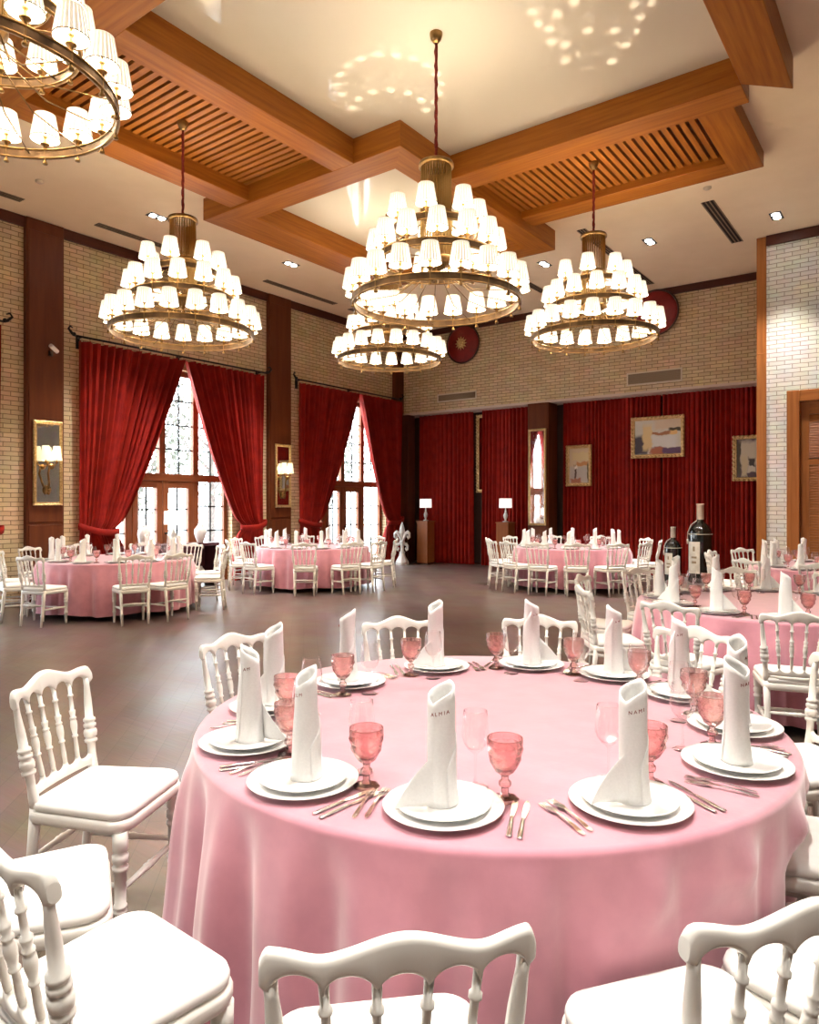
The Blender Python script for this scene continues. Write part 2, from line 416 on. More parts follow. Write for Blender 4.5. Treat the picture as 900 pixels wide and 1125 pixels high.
# cornices along the wall tops
b = MB(); y = Y0
b.box((XL, Y0, ZC-.17), (XL+.06, YB, ZC-.002)); trim(b, M['column_dark'])
b = MB(); b.box((XL, YB-.06, ZC-.15), (XP, YB, ZC-.002)); trim(b, M['column_dark'])
b = MB(); b.box((XP+.15, YR-.05, ZC-.17), (X1, YR, ZC-.002)); trim(b, M['column_dark'])

# ---- coffered ceiling: glossy squares framed by beams, slatted panels between
def mitred(b, xo0, xo1, yo0, yo1, wl, wr, wn, wf, z0, z1, sides='lrnf'):
    xi0, xi1, yi0, yi1 = xo0+wl, xo1-wr, yo0+wn, yo1-wf
    S = {'l': [(xo0, yo0), (xi0, yi0), (xi0, yi1), (xo0, yo1)], 'r': [(xo1, yo0), (xo1, yo1), (xi1, yi1), (xi1, yi0)],
         'n': [(xo0, yo0), (xo1, yo0), (xi1, yi0), (xi0, yi0)], 'f': [(xo0, yo1), (xi0, yi1), (xi1, yi1), (xo1, yo1)]}
    for sd in sides:
        P = S[sd]; n = 4; off = random.random()*9
        ln = 1 if sd in 'lr' else 0
        for zz in (z0, z1):
            b.quad([(p[0], p[1], zz) for p in P], 0, [(p[ln]+off, p[1-ln]+off) for p in P])
        for i in range(4):
            a, c = P[i], P[(i+1) % 4]
            b.quad([(a[0], a[1], z0), (c[0], c[1], z0), (c[0], c[1], z1), (a[0], a[1], z1)], 0, [(a[ln]+off, z0+off), (c[ln]+off, z0+off), (c[ln]+off, z1+off), (a[ln]+off, z1+off)])
ZB, ZS = 5.77, 5.90
b = MB(); mitred(b, -8.72, -5.04, 6.63, 10.88, .70, .40, .42, .40, ZB, ZC-.001); trim(b, M['beam'])
b = MB()
b.box((-6.12, 3.55, ZB), (-5.77, 6.63, ZC-.001), ax=1)
b.box((-5.04, 7.70, ZB), (-1.55, 8.10, ZC-.001), ax=0)
trim(b, M['beam'])
b = MB(); mitred(b, -8.1, -1.14, 3.13, 8.10, .01, .41, .42, .40, ZB, ZC-.002, 'rn'); trim(b, M['beam'])
b = MB(); b.box((-8.1, 3.55, ZB+.03), (-7.70, 6.63, ZC-.001), ax=1); trim(b, M['beam'])
b = MB()
b.box((-5.04, 9.66, ZS), (-2.13, 10.05, ZC-.001), ax=0); b.box((-2.13, 8.10, ZS), (-1.75, 10.05, ZC-.001), ax=1); trim(b, M['beam'])
def slats(x0, x1, y0, y1, along, z0=6.0, w=.066, gap=.040):
    b = MB(); b.box((x0, y0, z0+.05), (x1, y1, ZC-.001), 1)
    p, e = (y0, y1) if along == 'x' else (x0, x1)
    while p+w < e:
        if along == 'x': b.box((x0, p, z0), (x1, p+w, z0+.052), 0)
        else: b.box((p, y0, z0), (p+w, y1, z0+.052), 0)
        p += w+gap
    global k
    k += 1
    return struct(b.build('trim_%d' % k, [M['slat'], M['slat_dark']]))
slats(-7.70, -6.12, 3.55, 6.63, 'x'); slats(-5.04, -2.13, 8.10, 9.66, 'y')
b = MB()
b.quad([(-5.77, 3.55, ZC-.02), (-5.77, 7.70, ZC-.02), (-1.55, 7.70, ZC-.02), (-1.55, 3.55, ZC-.02)])
b.quad([(-8.02, 7.05, ZC-.02), (-8.02, 10.48, ZC-.02), (-5.44, 10.48, ZC-.02), (-5.44, 7.05, ZC-.02)])
struct(b.build('ceiling_gloss', M['gloss']))

# ---- windows
def window(n, cy):
    x = XL-.20; t = .05
    b = MB(); y0, y1 = cy-WW/2, cy+WW/2
    b.box((x-t, y0, 0), (x+t, y0+.09, WH)); b.box((x-t, y1-.09, 0), (x+t, y1, WH)); b.box((x-t+.004, y0+.01, WH-.1), (x+t-.004, y1-.01, WH-.002), ax=1); b.box((x-t+.004, y0+.01, .001), (x+t-.004, y1-.01, .05), ax=1)
    ml, mr = cy-.70, cy+.76
    for m in (ml, mr): b.box((x-t+.002, m-.065, .002), (x+t-.002, m+.065, WH-.004))
    b.box((x-t-.01, y0+.003, 1.99), (x+t+.03, y1-.003, 2.13)); b.box((x-t+.003, cy-.06, 2.1), (x+t-.003, cy+.07, WH-.006))
    # door leaves
    for a, c in ((ml+.065, cy-.005), (cy+.005, mr-.065)):
        b.box((x-.04, a, .05), (x+.06, a+.12, 1.99)); b.box((x-.04, c-.12, .05), (x+.06, c, 1.99))
        b.box((x-.038, a+.004, .052), (x+.058, c-.004, .22), ax=1); b.box((x-.038, a+.004, 1.86), (x+.058, c-.004, 1.988), ax=1)
    r = struct(weld(b.build('window_%d' % n, M['win_wood']), .006, 1))
    g = MB()
    def grid(a, c, z0, z1, ny, nz):
        for i in range(1, ny): g.box((x-.012, a+(c-a)*i/ny-.014, z0), (x+.012, a+(c-a)*i/ny+.014, z1))
        for i in range(1, nz): g.box((x-.012, a, z0+(z1-z0)*i/nz-.014), (x+.012, c, z0+(z1-z0)*i/nz+.014))
    P = MB()
    cells = [(y0+.09, ml-.065, .05, 1.99, 2, 4), (ml+.185, cy-.125, .22, 1.86, 2, 4), (cy+.125, mr-.185, .22, 1.86, 2, 4), (mr+.065, y1-.09, .05, 1.99, 2, 4),
             (y0+.09, ml-.065, 2.13, WH-.1, 2, 4), (ml+.065, cy-.06, 2.13, WH-.1, 2, 4), (cy+.07, mr-.065, 2.13, WH-.1, 2, 4), (mr+.065, y1-.09, 2.13, WH-.1, 2, 4)]
    for c in cells:
        grid(*c)
        q = MB(); q.box((x-.003, c[0]-.01, c[2]-.01), (x+.003, c[1]+.01, c[3]+.01)); q.build('pane', M['pane'], r)
    g.build('glazing_bar', M['iron'], r)
    h = MB(); h.tube([(x+.06, cy+.06, 1.0), (x+.11, cy+.06, 1.0), (x+.11, cy+.16, 1.0)], .01); h.sphere((x+.065, cy+.06, 1.0), .022); h.build('door_handle', M['iron'], r)
for i, wy in enumerate(WIN): window(i+1, wy)

# ---- louvred door in the white brick wall
b = MB()
b.box((DX0, YR-.05, 0), (DX0+.19, YR+.12, DZ)); b.box((DX1-.19, YR-.05, 0), (DX1, YR+.12, DZ)); b.box((DX0+.19, YR-.048, DZ-.19), (DX1-.19, YR+.118, DZ-.001), ax=0)
dr = struct(weld(b.build('door_1', M['door_wood']), .008, 1))
for a, c in ((DX0+.19, (DX0+DX1)/2-.003), ((DX0+DX1)/2+.003, DX1-.19)):
    b = MB(); y0, y1 = YR+.05, YR+.10
    b.box((a, y0, .01), (a+.13, y1, DZ-.19)); b.box((c-.09, y0, .01), (c, y1, DZ-.19))
    for z0, z1 in ((.01, .2), (2.20, 2.30), (DZ-.40, DZ-.19)): b.box((a+.002, y0+.003, z0), (c-.002, y1-.003, z1-.002), ax=0)
    z = .22
    while z < DZ-.42:
        if not 2.17 < z < 2.30:
            b.prism([(y0+.005, z), (y0+.02, z-.006), (y1-.01, z+.038), (y1-.022, z+.044)], a+.12, c-.08, f=lambda p: (p[2], p[0], p[1]))
        z += .042
    b.build('door_leaf', M['door_wood'], dr)
h = MB(); h.tube([((DX0+DX1)/2-.05, YR+.05, 1.0), ((DX0+DX1)/2-.05, YR, 1.0), ((DX0+DX1)/2-.16, YR, 1.0)], .011); h.build('door_handle', M['brass'], dr)

# ---- outside: pale ground and trees beyond the windows
b = MB(); b.quad([(-60, -40, -.05), (XL-.4, -40, -.05), (XL-.4, 60, -.05), (-60, 60, -.05)]); struct(b.build('ground', M['ground']))
def tree(i, x, y, h, r, label):
    t = empty('garden_tree', (x, y, -.05)); tag(t, label, 'tree', 'trees beyond the windows')
    b = MB(); b.tube([(0, 0, 0), (.05, .03, h*.3), (0, 0, h*.6)], [.16, .12, .06]); 
    for q in range(7):
        a = q*2.4; z = h*(.3+.06*q); b.tube([(0, 0, z), (r*.5*cos(a), r*.5*sin(a), z+h*.12), (r*.8*cos(a), r*.8*sin(a), z+h*.28)], [.05, .03, .012], 6)
    b.build('trunk', M['bark'], t)
    c = MB(); rnd = random.Random(i)
    for q in range(1500):
        while True:
            p = Vector((rnd.uniform(-1, 1), rnd.uniform(-1, 1), rnd.uniform(-1, 1)))
            if .25 < p.length < 1: break
        p = Vector((p.x*r, p.y*r, h*.62+p.z*h*.40)); s = rnd.uniform(.05, .11)
        u = Vector((rnd.gauss(0, 1), rnd.gauss(0, 1), rnd.gauss(0, 1))).normalized(); w = u.orthogonal().normalized()
        c.quad([p-u*s, p+w*s*.5, p+u*s, p-w*s*.5])
    c.build('crown', M['leaf'], t)
for i, (x, y, h, r, l) in enumerate([(-17.5, 11.0, 5.5, 1.5, 'pale leafy tree seen through the window behind the sideboard'), (-20, 15.5, 6.5, 2.0, 'tall grey-green tree further out beyond the sideboard window'),
        (-17.5, 17.8, 5.0, 1.5, 'grey-green leafy tree seen through the window nearest the corner'), (-22, 23.5, 7.0, 2.2, 'tall pale tree far beyond the corner window')]):
    tree(i, x, y, h, r, l)

# ================================================================== CURTAINS
def tied_curtain(name, yo, yi, yt, label, group, x=XL+.17, zt=4.27, ztie=1.10):
    """yo outer edge, yi inner edge at the rod, yt inner edge at the tie"""
    t = empty(name, (x, yo, 0)); tag(t, label, 'curtain', group)
    sg = 1 if yi > yo else -1
    nu, nv = 170, 46; R = []
    ph = random.random()*6; wv = [random.uniform(.7, 1.3) for _ in range(40)]
    zs = [zt*(1-(q/(nv-1))) for q in range(nv)]
    for z in zs:
        row = []
        if z > ztie:
            f = ((z-ztie)/(zt-ztie)); w = abs(yt-yo)+(abs(yi-yo)-abs(yt-yo))*f**.8
            amp = .062*min(1, f*1.2)+.032
        else:
            f = (ztie-z)/ztie; w = abs(yt-yo)*(1+.28*sin(min(1, f*1.6)*pi/2)); amp = .028+.05*min(1, f*2.5)
        near = exp(-((z-ztie)/.10)**2); w *= 1-.10*near; amp *= 1-.35*near
        for i in range(nu):
            u = i/(nu-1)
            fold = sin(2*pi*13*u+ph+1.2*sin(2*pi*2.3*u+ph)+.25*sin(z*1.1+u*9))+.35*sin(2*pi*29*u+ph*2+z*.6)
            env = .75+.25*sin(2*pi*3.1*u+ph)
            xx = amp*fold*env
            if z < ztie+.5 and z > ztie: xx += .06*sin(u*pi)*(1-(z-ztie)/.5)
            if z <= ztie: xx += .06*sin(u*pi)
            yy = sg*(u*w + .012*sin(2*pi*13*u+ph+1.5))
            row.append((xx, yy, z+.004))
        R.append(row)
    b = MB(); b.rings(R, 0, True, False); b.build('panel', M['curtain'], t)
    # tie band round the gathered cloth
    w = abs(yt-yo); b = MB(); L = []
    for i in range(49):
        a = 2*pi*i/48; cx, sx_ = cos(a), sin(a); dz = -.05*(1-cx*cx)*(1 if sx_ > 0 else .4) + .05*(-cx)
        yy = sg*w*(.47+.53*cx); xx = .04+.125*sx_
        L.append([(xx+ox*sx_, yy+sg*ox*cx, ztie+.03+dz+oz) for ox, oz in ((.012, -.055), (.018, 0), (.012, .055), (-.004, .055), (-.004, -.055))])
    b.rings(L, 0, True, True); b.build('tieback', M['curtain'], t)
    return t
gc = 'tied back red velvet curtains along the window wall'
tied_curtain('curtain', 4.93, 3.0, 4.35, 'red velvet curtain cut off by the photo edge, left of the first mirror', gc)
tied_curtain('curtain', 6.20, 8.21, 6.86, 'red velvet curtain tied back on the left of the sideboard window', gc)
tied_curtain('curtain', 10.20, 8.25, 9.58, 'red velvet curtain tied back on the right of the sideboard window', gc)
tied_curtain('curtain', 11.28, 13.28, 11.92, 'bright red velvet curtain tied back beside the second mirror', gc)
tied_curtain('curtain', 15.02, 13.32, 14.45, 'red velvet curtain tied back beside the white statue', gc)
tied_curtain('curtain', 1.08, 3.0, 1.7, 'red velvet curtain outside the photo edge by the near window', gc)
def rod(y0, y1, label):
    x = XL+.17; z = 4.34
    t = empty('curtain_rod', (x, (y0+y1)/2, z)); tag(t, label, 'curtain rod', 'black iron curtain rods')
    h = (y1-y0)/2
    b = MB(); b.tube([(0, -h, 0), (0, h, 0)], .018); b.build('pole', M['iron'], t)
    for s in (-1, 0, 1):
        b = MB(); y = s*(h-.12); b.tube([(-.16, y, 0), (0, y, 0)], .014); b.box((-.17, y-.03, -.18), (-.145, y+.03, .05)); b.build('bracket', M['iron'], t)
    for s in (-1, 1):
        b = MB(); b.tube([(0, s*h, 0), (.01, s*(h+.06), .02), (.02, s*(h+.13), .09), (.01, s*(h+.10), .14), (0, s*(h+.05), .12)], [.022, .024, .02, .016, .01]); b.sphere((0, s*(h+.03), .02), .035); b.build('finial', M['iron'], t)
    return t
rod(.98, 4.98, 'black iron curtain rod cut off by the photo edge'); rod(6.12, 10.28, 'black iron curtain rod above the sideboard window'); rod(11.2, 14.98, 'black iron curtain rod above the corner window')
b = MB()

def straight_curtain(x0, x1, y, label, folds, zt=3.93):
    nu, nv = int(folds*12)+1, 14; R = []; ph = random.random()*6
    for q in range(nv):
        z = zt*(1-q/(nv-1)); row = []
        for i in range(nu):
            u = i/(nu-1)
            a = 2*pi*folds*u+ph+.9*sin(2*pi*folds*.17*u+ph)
            fl = 1+.5*(1-z/zt)**2
            row.append((x0+(x1-x0)*u+.014*sin(a*1.0+1.4)+.02*(u-.5)*(1-z/zt), y+(.042*sin(a)+.014*sin(2.1*a+.7))*fl, z+.004))
        R.append(row)
    b = MB(); b.rings(R, 0, True, False)
    return tag(b.build('curtain', M['curtain']), label, 'curtain', 'straight red curtains along the back wall')
straight_curtain(XL+.36, -9.52, YB+.38, 'straight red curtain at the back behind the statue and first wooden plinth', 13)
straight_curtain(-9.20, -7.76, YB+.38, 'straight red curtain at the back between the gap and the mirror column', 13)
straight_curtain(-7.02, -4.748, YB+.40, 'wide pleated red curtain behind the small gilt picture', 24)
straight_curtain(-4.718, XP+.02, YB+.40, 'wide pleated red curtain behind the giant bottles', 24)

# ================================================================== MIRRORS, SCONCES, PICTURES
def framed(name, w, h, fw, fd, label, cat, group, loc, rz, scallop=False, surface=None, sname='glass'):
    """flat framed thing facing local -Y, origin at its lower middle"""
    t = empty(name, loc, rz); tag(t, label, cat, group)
    b = MB()
    prof = [(0, 0), (0, -fd*.7), (fw*.3, -fd), (fw*.6, -fd*.75), (fw*.85, -fd*.8), (fw, -fd*.4), (fw, 0)]
    loops = []
    for (i, d) in prof:
        loops.append([(-w/2+i, d, i), (w/2-i, d, i), (w/2-i, d, h-i), (-w/2+i, d, h-i)])
    b.rings(loops, 0, False, True)
    if scallop:
        n = int(w/.085); m = int(h/.085)
        for i in range(n+1):
            for zz in (fw*.3, h-fw*.3): b.sphere((-w/2+fw*.3+(w-fw*.6)*i/n, -fd, zz), .030, 8, 6)
        for i in range(1, m):
            for xx in (-w/2+fw*.3, w/2-fw*.3): b.sphere((xx, -fd, fw*.3+(h-fw*.6)*i/m), .030, 8, 6)
    b.build('frame', M['gold'], t)
    b = MB(); b.box((-w/2+fw*.8, -fd*.35, fw*.8), (w/2-fw*.8, 0, h-fw*.8)); b.build(sname, surface or M['mirror'], t)
    return t
RW = pi/2   # facing +X (left wall things look into the room)
gm = 'gilt framed mirrors on the dark wood columns'
framed('wall_mirror', .47, 1.36, .055, .04, 'narrow gilt framed mirror with lit sconce on the first dark column', 'mirror', gm, (XL+.127, 5.68, 1.53), RW)
framed('wall_mirror', .46, 1.38, .055, .04, 'narrow gilt framed mirror with sconce on the column between two windows', 'mirror', gm, (XL+.127, 10.80, 1.48), RW)
framed('wall_mirror', .46, 2.27, .055, .04, 'tall gilt framed mirror reflecting a window on the back wall column', 'mirror', gm, (-7.46, YB-.088, 1.05), radians(-1.85))
def sconce(loc, label):
    t = empty('wall_sconce', loc, RW); tag(t, label, 'wall lamp', 'brass twin sconces on the mirrors')
    b = MB()
    R = [[(.055*cos(2*pi*i/16)*s, d, .075*sin(2*pi*i/16)*s) for i in range(16)] for d, s in ((0, 1), (-.015, 1), (-.025, .75), (-.03, .3))]
    b.rings(R, 0, True, True, True, True); b.sphere((0, -.04, 0), .028); b.sphere((0, -.035, -.06), .02); b.build('backplate', M['brass'], t)
    b = MB(); b.tube([(0, -.03, 0), (-.02, -.09, .12), (-.05, -.12, .26), (-.03, -.12, .36), (.02, -.11, .38)], [.02, .018, .016, .02, .016], 8)
    b.sphere((.0, -.12, .37), .045); b.tube([(-.09, -.12, .44), (-.05, -.12, .385), (.05, -.12, .385), (.09, -.12, .44)], .012); b.build('arm', M['brass'], t)
    for s in (-1, 1):
        b = MB(); x = .088*s; b.lathe([(.008, .42), (.03, .44), (.012, .455), (.012, .50)], 12, (x, -.12, 0)); b.build('candle_cup', M['brass'], t)
        b = MB(); b.lathe([(.082, .47), (.052, .70), (.050, .70), (.080, .47)], 20, (x, -.12, 0)); b.build('lamp_shade', M['sconce_shade'], t)
    ld = bpy.data.lights.new('sconce_bulb', 'POINT'); ld.energy = 9; ld.color = (1, .72, .4); ld.shadow_soft_size = .03
    lo = bpy.data.objects.new('sconce_bulb', ld); COL.objects.link(lo); lo.parent = t; lo.location = (0, -.12, .58)
sconce((XL+.165, 5.66, 1.78), 'brass wall sconce with two lit shades on the first column mirror')
sconce((XL+.165, 10.78, 1.75), 'brass wall sconce with two lit shades on the mirror between the windows')

def canvas(name, base, patches):
    """painted canvas: soft colour patches mixed over a noisy ground (x,z,rx,rz,colour)"""
    m, N, L, bs = mat(name); tc = N.new('ShaderNodeTexCoord')
    no = N.new('ShaderNodeTexNoise'); no.inputs['Scale'].default_value = 5; no.inputs['Detail'].default_value = 5
    wr = N.new('ShaderNodeMixRGB'); wr.blend_type = 'LINEAR_LIGHT'; wr.inputs[0].default_value = .10
    L.new(tc.outputs['Generated'], wr.inputs[1]); L.new(tc.outputs['Generated'], no.inputs['Vector']); L.new(no.outputs['Color'], wr.inputs[2])
    sp = N.new('ShaderNodeSeparateXYZ'); L.new(wr.outputs[0], sp.inputs[0])
    cur = None
    for (cx, cz, rx, rz, col) in patches:
        def ax(o, c, r):
            s = N.new('ShaderNodeMath'); s.operation = 'SUBTRACT'; s.inputs[1].default_value = c; L.new(sp.outputs[o], s.inputs[0])
            d = N.new('ShaderNodeMath'); d.operation = 'DIVIDE'; d.inputs[1].default_value = r; L.new(s.outputs[0], d.inputs[0])
            a = N.new('ShaderNodeMath'); a.operation = 'ABSOLUTE'; L.new(d.outputs[0], a.inputs[0]); return a
        a1, a2 = ax(0, cx, rx), ax(2, cz, rz)
        mxn = N.new('ShaderNodeMath'); mxn.operation = 'MAXIMUM'; L.new(a1.outputs[0], mxn.inputs[0]); L.new(a2.outputs[0], mxn.inputs[1])
        mr = N.new('ShaderNodeMapRange'); mr.inputs[1].default_value = 1.22; mr.inputs[2].default_value = .84; L.new(mxn.outputs[0], mr.inputs[0])
        mix = N.new('ShaderNodeMixRGB'); mix.inputs[2].default_value = (*col, 1); L.new(mr.outputs[0], mix.inputs[0])
        if cur is None: mix.inputs[1].default_value = (*base, 1)
        else: L.new(cur, mix.inputs[1])
        cur = mix.outputs[0]
    L.new(cur, bs.inputs['Base Color']); bs.inputs['Roughness'].default_value = .55
    return m
cv1 = canvas('painting_small', (.62, .50, .33), [(.6, .75, .4, .12, (.66, .55, .30)), (.5, .25, .45, .22, (.50, .47, .44)), (.68, .55, .28, .05, (.55, .26, .10)), (.32, .3, .05, .2, (.10, .06, .05)), (.36, .46, .08, .04, (.8, .75, .68)), (.35, .08, .25, .07, (.42, .16, .09)), (.95, .3, .04, .25, (.12, .10, .05))])
cv2 = canvas('painting_large', (.60, .58, .50), [(.75, .85, .3, .14, (.62, .50, .36)), (.15, .28, .16, .26, (.05, .04, .06)), (.88, .68, .12, .06, (.08, .06, .03)), (.55, .60, .25, .04, (.38, .17, .08)), (.64, .37, .26, .16, (.66, .66, .64)), (.28, .5, .09, .34, (.68, .52, .26)), (.72, .10, .30, .10, (.10, .05, .12)), (.5, .1, .12, .1, (.32, .10, .05)), (.85, .6, .07, .05, (.75, .5, .2))])
cv3 = canvas('painting_dark', (.10, .07, .09), [(.48, .62, .34, .30, (.58, .53, .42)), (.3, .3, .10, .25, (.60, .53, .36)), (.55, .36, .1, .14, (.06, .05, .05)), (.55, .22, .15, .07, (.62, .58, .5)), (.85, .4, .12, .3, (.45, .34, .2)), (.1, .5, .06, .4, (.08, .07, .05))])
gp = 'gilt framed pictures hung before the red curtain'
YP = YB+.325
framed('hanging_picture', .62, .95, .075, .05, 'small upright gilt framed picture beside the mirror column', 'picture', gp, (-6.60, YP, 1.97), 0, True, cv1, 'canvas')
framed('hanging_picture', 1.14, .90, .080, .05, 'wide gilt framed picture hung highest in the middle of the red curtain', 'picture', gp, (-4.80, YP, 2.56), 0, True, cv2, 'canvas')
framed('hanging_picture', .66, .92, .075, .05, 'gilt framed dark picture half hidden by the wooden wall edge', 'picture', gp, (-2.95, YP, 2.02), 0, True, cv3, 'canvas')
t = framed('gilt_mirror', .5, 2.0, .08, .05, 'ornate gilt frame edge showing in the gap between back curtains', 'mirror', None, (-9.22, YA-.06, 1.85), 0, True)
for x, z0 in ((-6.6, 2.92), (-4.8, 3.46), (-2.95, 2.94)):
    pass
b = MB(); b.sphere((0, 0, 0), .04); 

# shields with a gilt sun
def shield(loc, label):
    t = empty('sun_shield', loc); tag(t, label, 'wall shield', 'round red shields high on the back wall')
    b = MB(); R = []
    for q in range(9):
        r = .47*q/8; R.append([(max(r, .002)*cos(2*pi*i/48), -.10*(1-(q/8)**2)-.03, max(r, .002)*sin(2*pi*i/48)) for i in range(48)])
    R.append([(.47*cos(2*pi*i/48), 0, .47*sin(2*pi*i/48)) for i in range(48)])
    b.rings(R); b.build('disc', M['red_enamel'], t)
    b = MB(); L = []
    for i in range(48):
        a = 2*pi*i/48; L.append([((.475+.02*cos(j*pi/3))*cos(a), -.03+.02*sin(j*pi/3), (.475+.02*cos(j*pi/3))*sin(a)) for j in range(6)])
    L.append(L[0]); b.rings(L); b.build('rim', M['bronze'], t)
    b = MB(); L = []
    for i in range(48):
        a = 2*pi*i/48; L.append((a, .11 if i % 4 else .115))
    b.sphere((0, -.135, 0), .10, 16, 8, 0, (1, .35, 1))
    for i in range(12):
        a = 2*pi*i/12; c, s = cos(a), sin(a)
        P = [(.09*c-.035*s, -.125, .09*s+.035*c), (.20*c+.008*s, -.105, .20*s-.008*c), (.09*c+.035*s, -.125, .09*s-.035*c)]
        P2 = [(p[0], p[1]-.02, p[2]) for p in P]; top = (.11*c, -.155, .11*s)
        for q in range(3):
            b.quad([P[q], P[(q+1) % 3], top])
    b.build('sun_emblem', M['gold'], t)
shield((-9.55, YB-.02, 5.60), 'round dark red shield with gilt sun between the middle chandeliers')
shield((-4.72, YB-.07, 5.60), 'round dark red shield with gilt sun partly behind the right hand chandelier')

# wall vents, ceiling slots, downlights
def wall_vent(x0, x1, z0, z1, label):
    t = empty('wall_vent', ((x0+x1)/2, YB, z0)); tag(t, label, 'vent', 'air vents in the back wall'); w = (x1-x0)/2; h = z1-z0
    b = MB(); b.box((-w, -.02, 0), (w, -.001, .03)); b.box((-w, -.02, h-.03), (w, -.001, h)); b.box((-w, -.02, .03), (-w+.03, -.001, h-.03)); b.box((w-.03, -.02, .03), (w, -.001, h-.03)); b.build('frame', M['vent_frame'], t)
    b = MB(); n = 6
    for i in range(n): b.box((-w+.03, -.014, .035+(h-.07)*i/n), (w-.03, -.004, .035+(h-.07)*(i+.7)/n))
    b.box((-w+.03, -.004, .03), (w-.03, -.001, h-.03)); b.build('grille', M['vent_metal'], t)
wall_vent(-10.35, -9.17, 4.19, 4.40, 'flat air vent grille above the back curtain near the room corner'); wall_vent(-5.36, -4.19, 4.12, 4.40, 'wider air vent grille above the large gilt picture')
def slot(x, y0, y1, label, w=.14):
    t = empty('ceiling_vent', (x, (y0+y1)/2, ZC)); tag(t, label, 'vent', 'linear air slots in the plaster ceiling'); h = (y1-y0)/2
    b = MB(); b.box((-w/2, -h, -.006), (w/2, h, -.001)); b.build('slot_plate', M['black'], t)
    b = MB()
    for i in range(4): xx = -w/2+w*i/3; b.box((xx-.008, -h, -.012), (xx+.008, h, -.005))
    b.build('bars', M['vent_metal'], t)
slot(-2.72, 11.2, 13.24, 'four-bar ceiling slot running to the wooden wall edge', .17); slot(-4.68, 11.1, 14.7, 'long ceiling slot behind the chandelier nearest the back pictures'); slot(-6.7, 12.1, 13.9, 'ceiling slot between the middle and back chandeliers')
slot(-10.9, 6.2, 7.9, 'ceiling slot above the sideboard window'); slot(-10.9, 9.8, 11.9, 'ceiling slot above the column between two windows'); slot(-10.95, 3.6, 5.06, 'ceiling slot at the photo edge above the first column'); slot(-10.9, 12.4, 14.4, 'ceiling slot near the room corner')
def downlight(x, y, label, lit=True, e=1.0, aim=None):
    t = empty('ceiling_spotlight', (x, y, ZC)); tag(t, label, 'spotlight', 'recessed twin spotlights in the ceiling')
    b = MB(); a, c = .085, .16
    b.box((-a, -c, -.008), (a, c, -.001)); b.build('trim_plate', M['iron'] if lit else M['vent_frame'], t)
    for s in (-1, 1):
        b = MB(); b.lathe([(.055, -.010), (.045, -.018), (.001, -.014)], 20, (0, s*.075, 0)); b.build('lens', M['lens'] if lit else M['lens_off'], t)
    if lit:
        ld = bpy.data.lights.new('spot_beam', 'SPOT'); ld.energy = SPOT_W*e; ld.spot_size = radians(75); ld.spot_blend = .6; ld.shadow_soft_size = .09; ld.color = (1, .95, .88)
        lo = bpy.data.objects.new('spot_beam', ld); COL.objects.link(lo); lo.parent = t; lo.location = (0, 0, -.03)
        if aim: lo.rotation_euler = Vector((aim[0]-x, aim[1]-y, aim[2]-ZC)).to_track_quat('-Z', 'Y').to_euler()
downlight(-9.86, 6.62, 'lit twin spotlight above the far left chandelier'); downlight(-9.77, 9.43, 'lit twin spotlight left of the middle chandelier by the second column')
downlight(-1.98, 12.4, 'lit spotlight above the white brick wall', True, .7); downlight(-3.94, 12.31, 'lit spotlight between the right hand chandelier and the long slots'); downlight(-5.91, 12.28, 'lit twin spotlight just right of the main chandelier')
for i, (x, y, e) in enumerate([(-.6, 2.9, .85), (.9, -.7, .75), (-1.6, -1.2, .75), (1.6, 6.0, .7), (-1.9, 2.6, .85), (-4.6, -.8, .6), (1.8, 9.4, .7)]):  # extra spotlights out of view, added to brighten the tables and near chairs
    downlight(x, y, ['added unseen twin spotlight over the front table edge', 'added unseen twin spotlight over the viewpoint', 'added unseen twin spotlight behind the viewpoint', 'added unseen twin spotlight over the second table', 'added unseen twin spotlight straight over the front table', 'added unseen twin spotlight near the window side', 'added unseen twin spotlight over the corner table'][i], True, e)
for x, y, l in ((-10.1, 4.9, 'pale round smoke detector above the first column'), (-2.6, 10.7, 'pale round smoke detector beside the slatted panel')):
    b = MB(); b.lathe([(.055, 0), (.055, -.02), (.035, -.035), (.001, -.036)], 20); tag(b.build('smoke_detector', M['vent_frame'], None, (x, y, ZC-.001)), l, 'smoke detector')
t = empty('security_camera', (XL+.125, 5.72, 4.02), RW); tag(t, 'small white security camera high on the first dark column', 'camera')
b = MB(); b.box((-.025, -.05, -.08), (.025, 0, .0)); b.build('mount', M['bronze'], t)
b = MB(); b.tube([(-.06, -.14, .06), (.09, -.05, .0)], .034, 12); b.build('body', M['cam_white'], t)

# ================================================================== CHANDELIERS
LAMP = MB()
LAMP.lathe([(.001, -.118), (.017, -.115), (.019, -.106), (.010, -.090), (.009, -.078), (.010, -.02), (.014, 0), (.014, .02), (.030, .026), (.034, .036), (.012, .042), (.010, .075), (.016, .082), (.020, .092), (.009, .098), (.009, .14), (.001, .142)], 10)
LAMP_ME = LAMP.mesh('lamp', M['brass'])
S = MB(); nseg = 44
pleat = lambda i, k: 1+.022*(1 if i % 2 else -1)
S.lathe([(.100, 0), (.070, .175)], nseg, mod=pleat, mi=0)
S.lathe([(.0685, .175), (.0985, 0)], nseg, mi=1)
S.lathe([(.1015, .0045), (.1015, -.002), (.098, -.002), (.098, .0045)], nseg, mi=2); S.lathe([(.071, .172), (.0715, .178), (.068, .178)], nseg, mi=0)
BULB = bpy.data.lights.new('bulb', 'POINT'); BULB.energy = BULB_W; BULB.color = (1, .84, .64); BULB.shadow_soft_size = .022
SHADE_ME = S.mesh('lamp_shade', [M['shade_out'], M['shade_in'], M['trim_brown']])
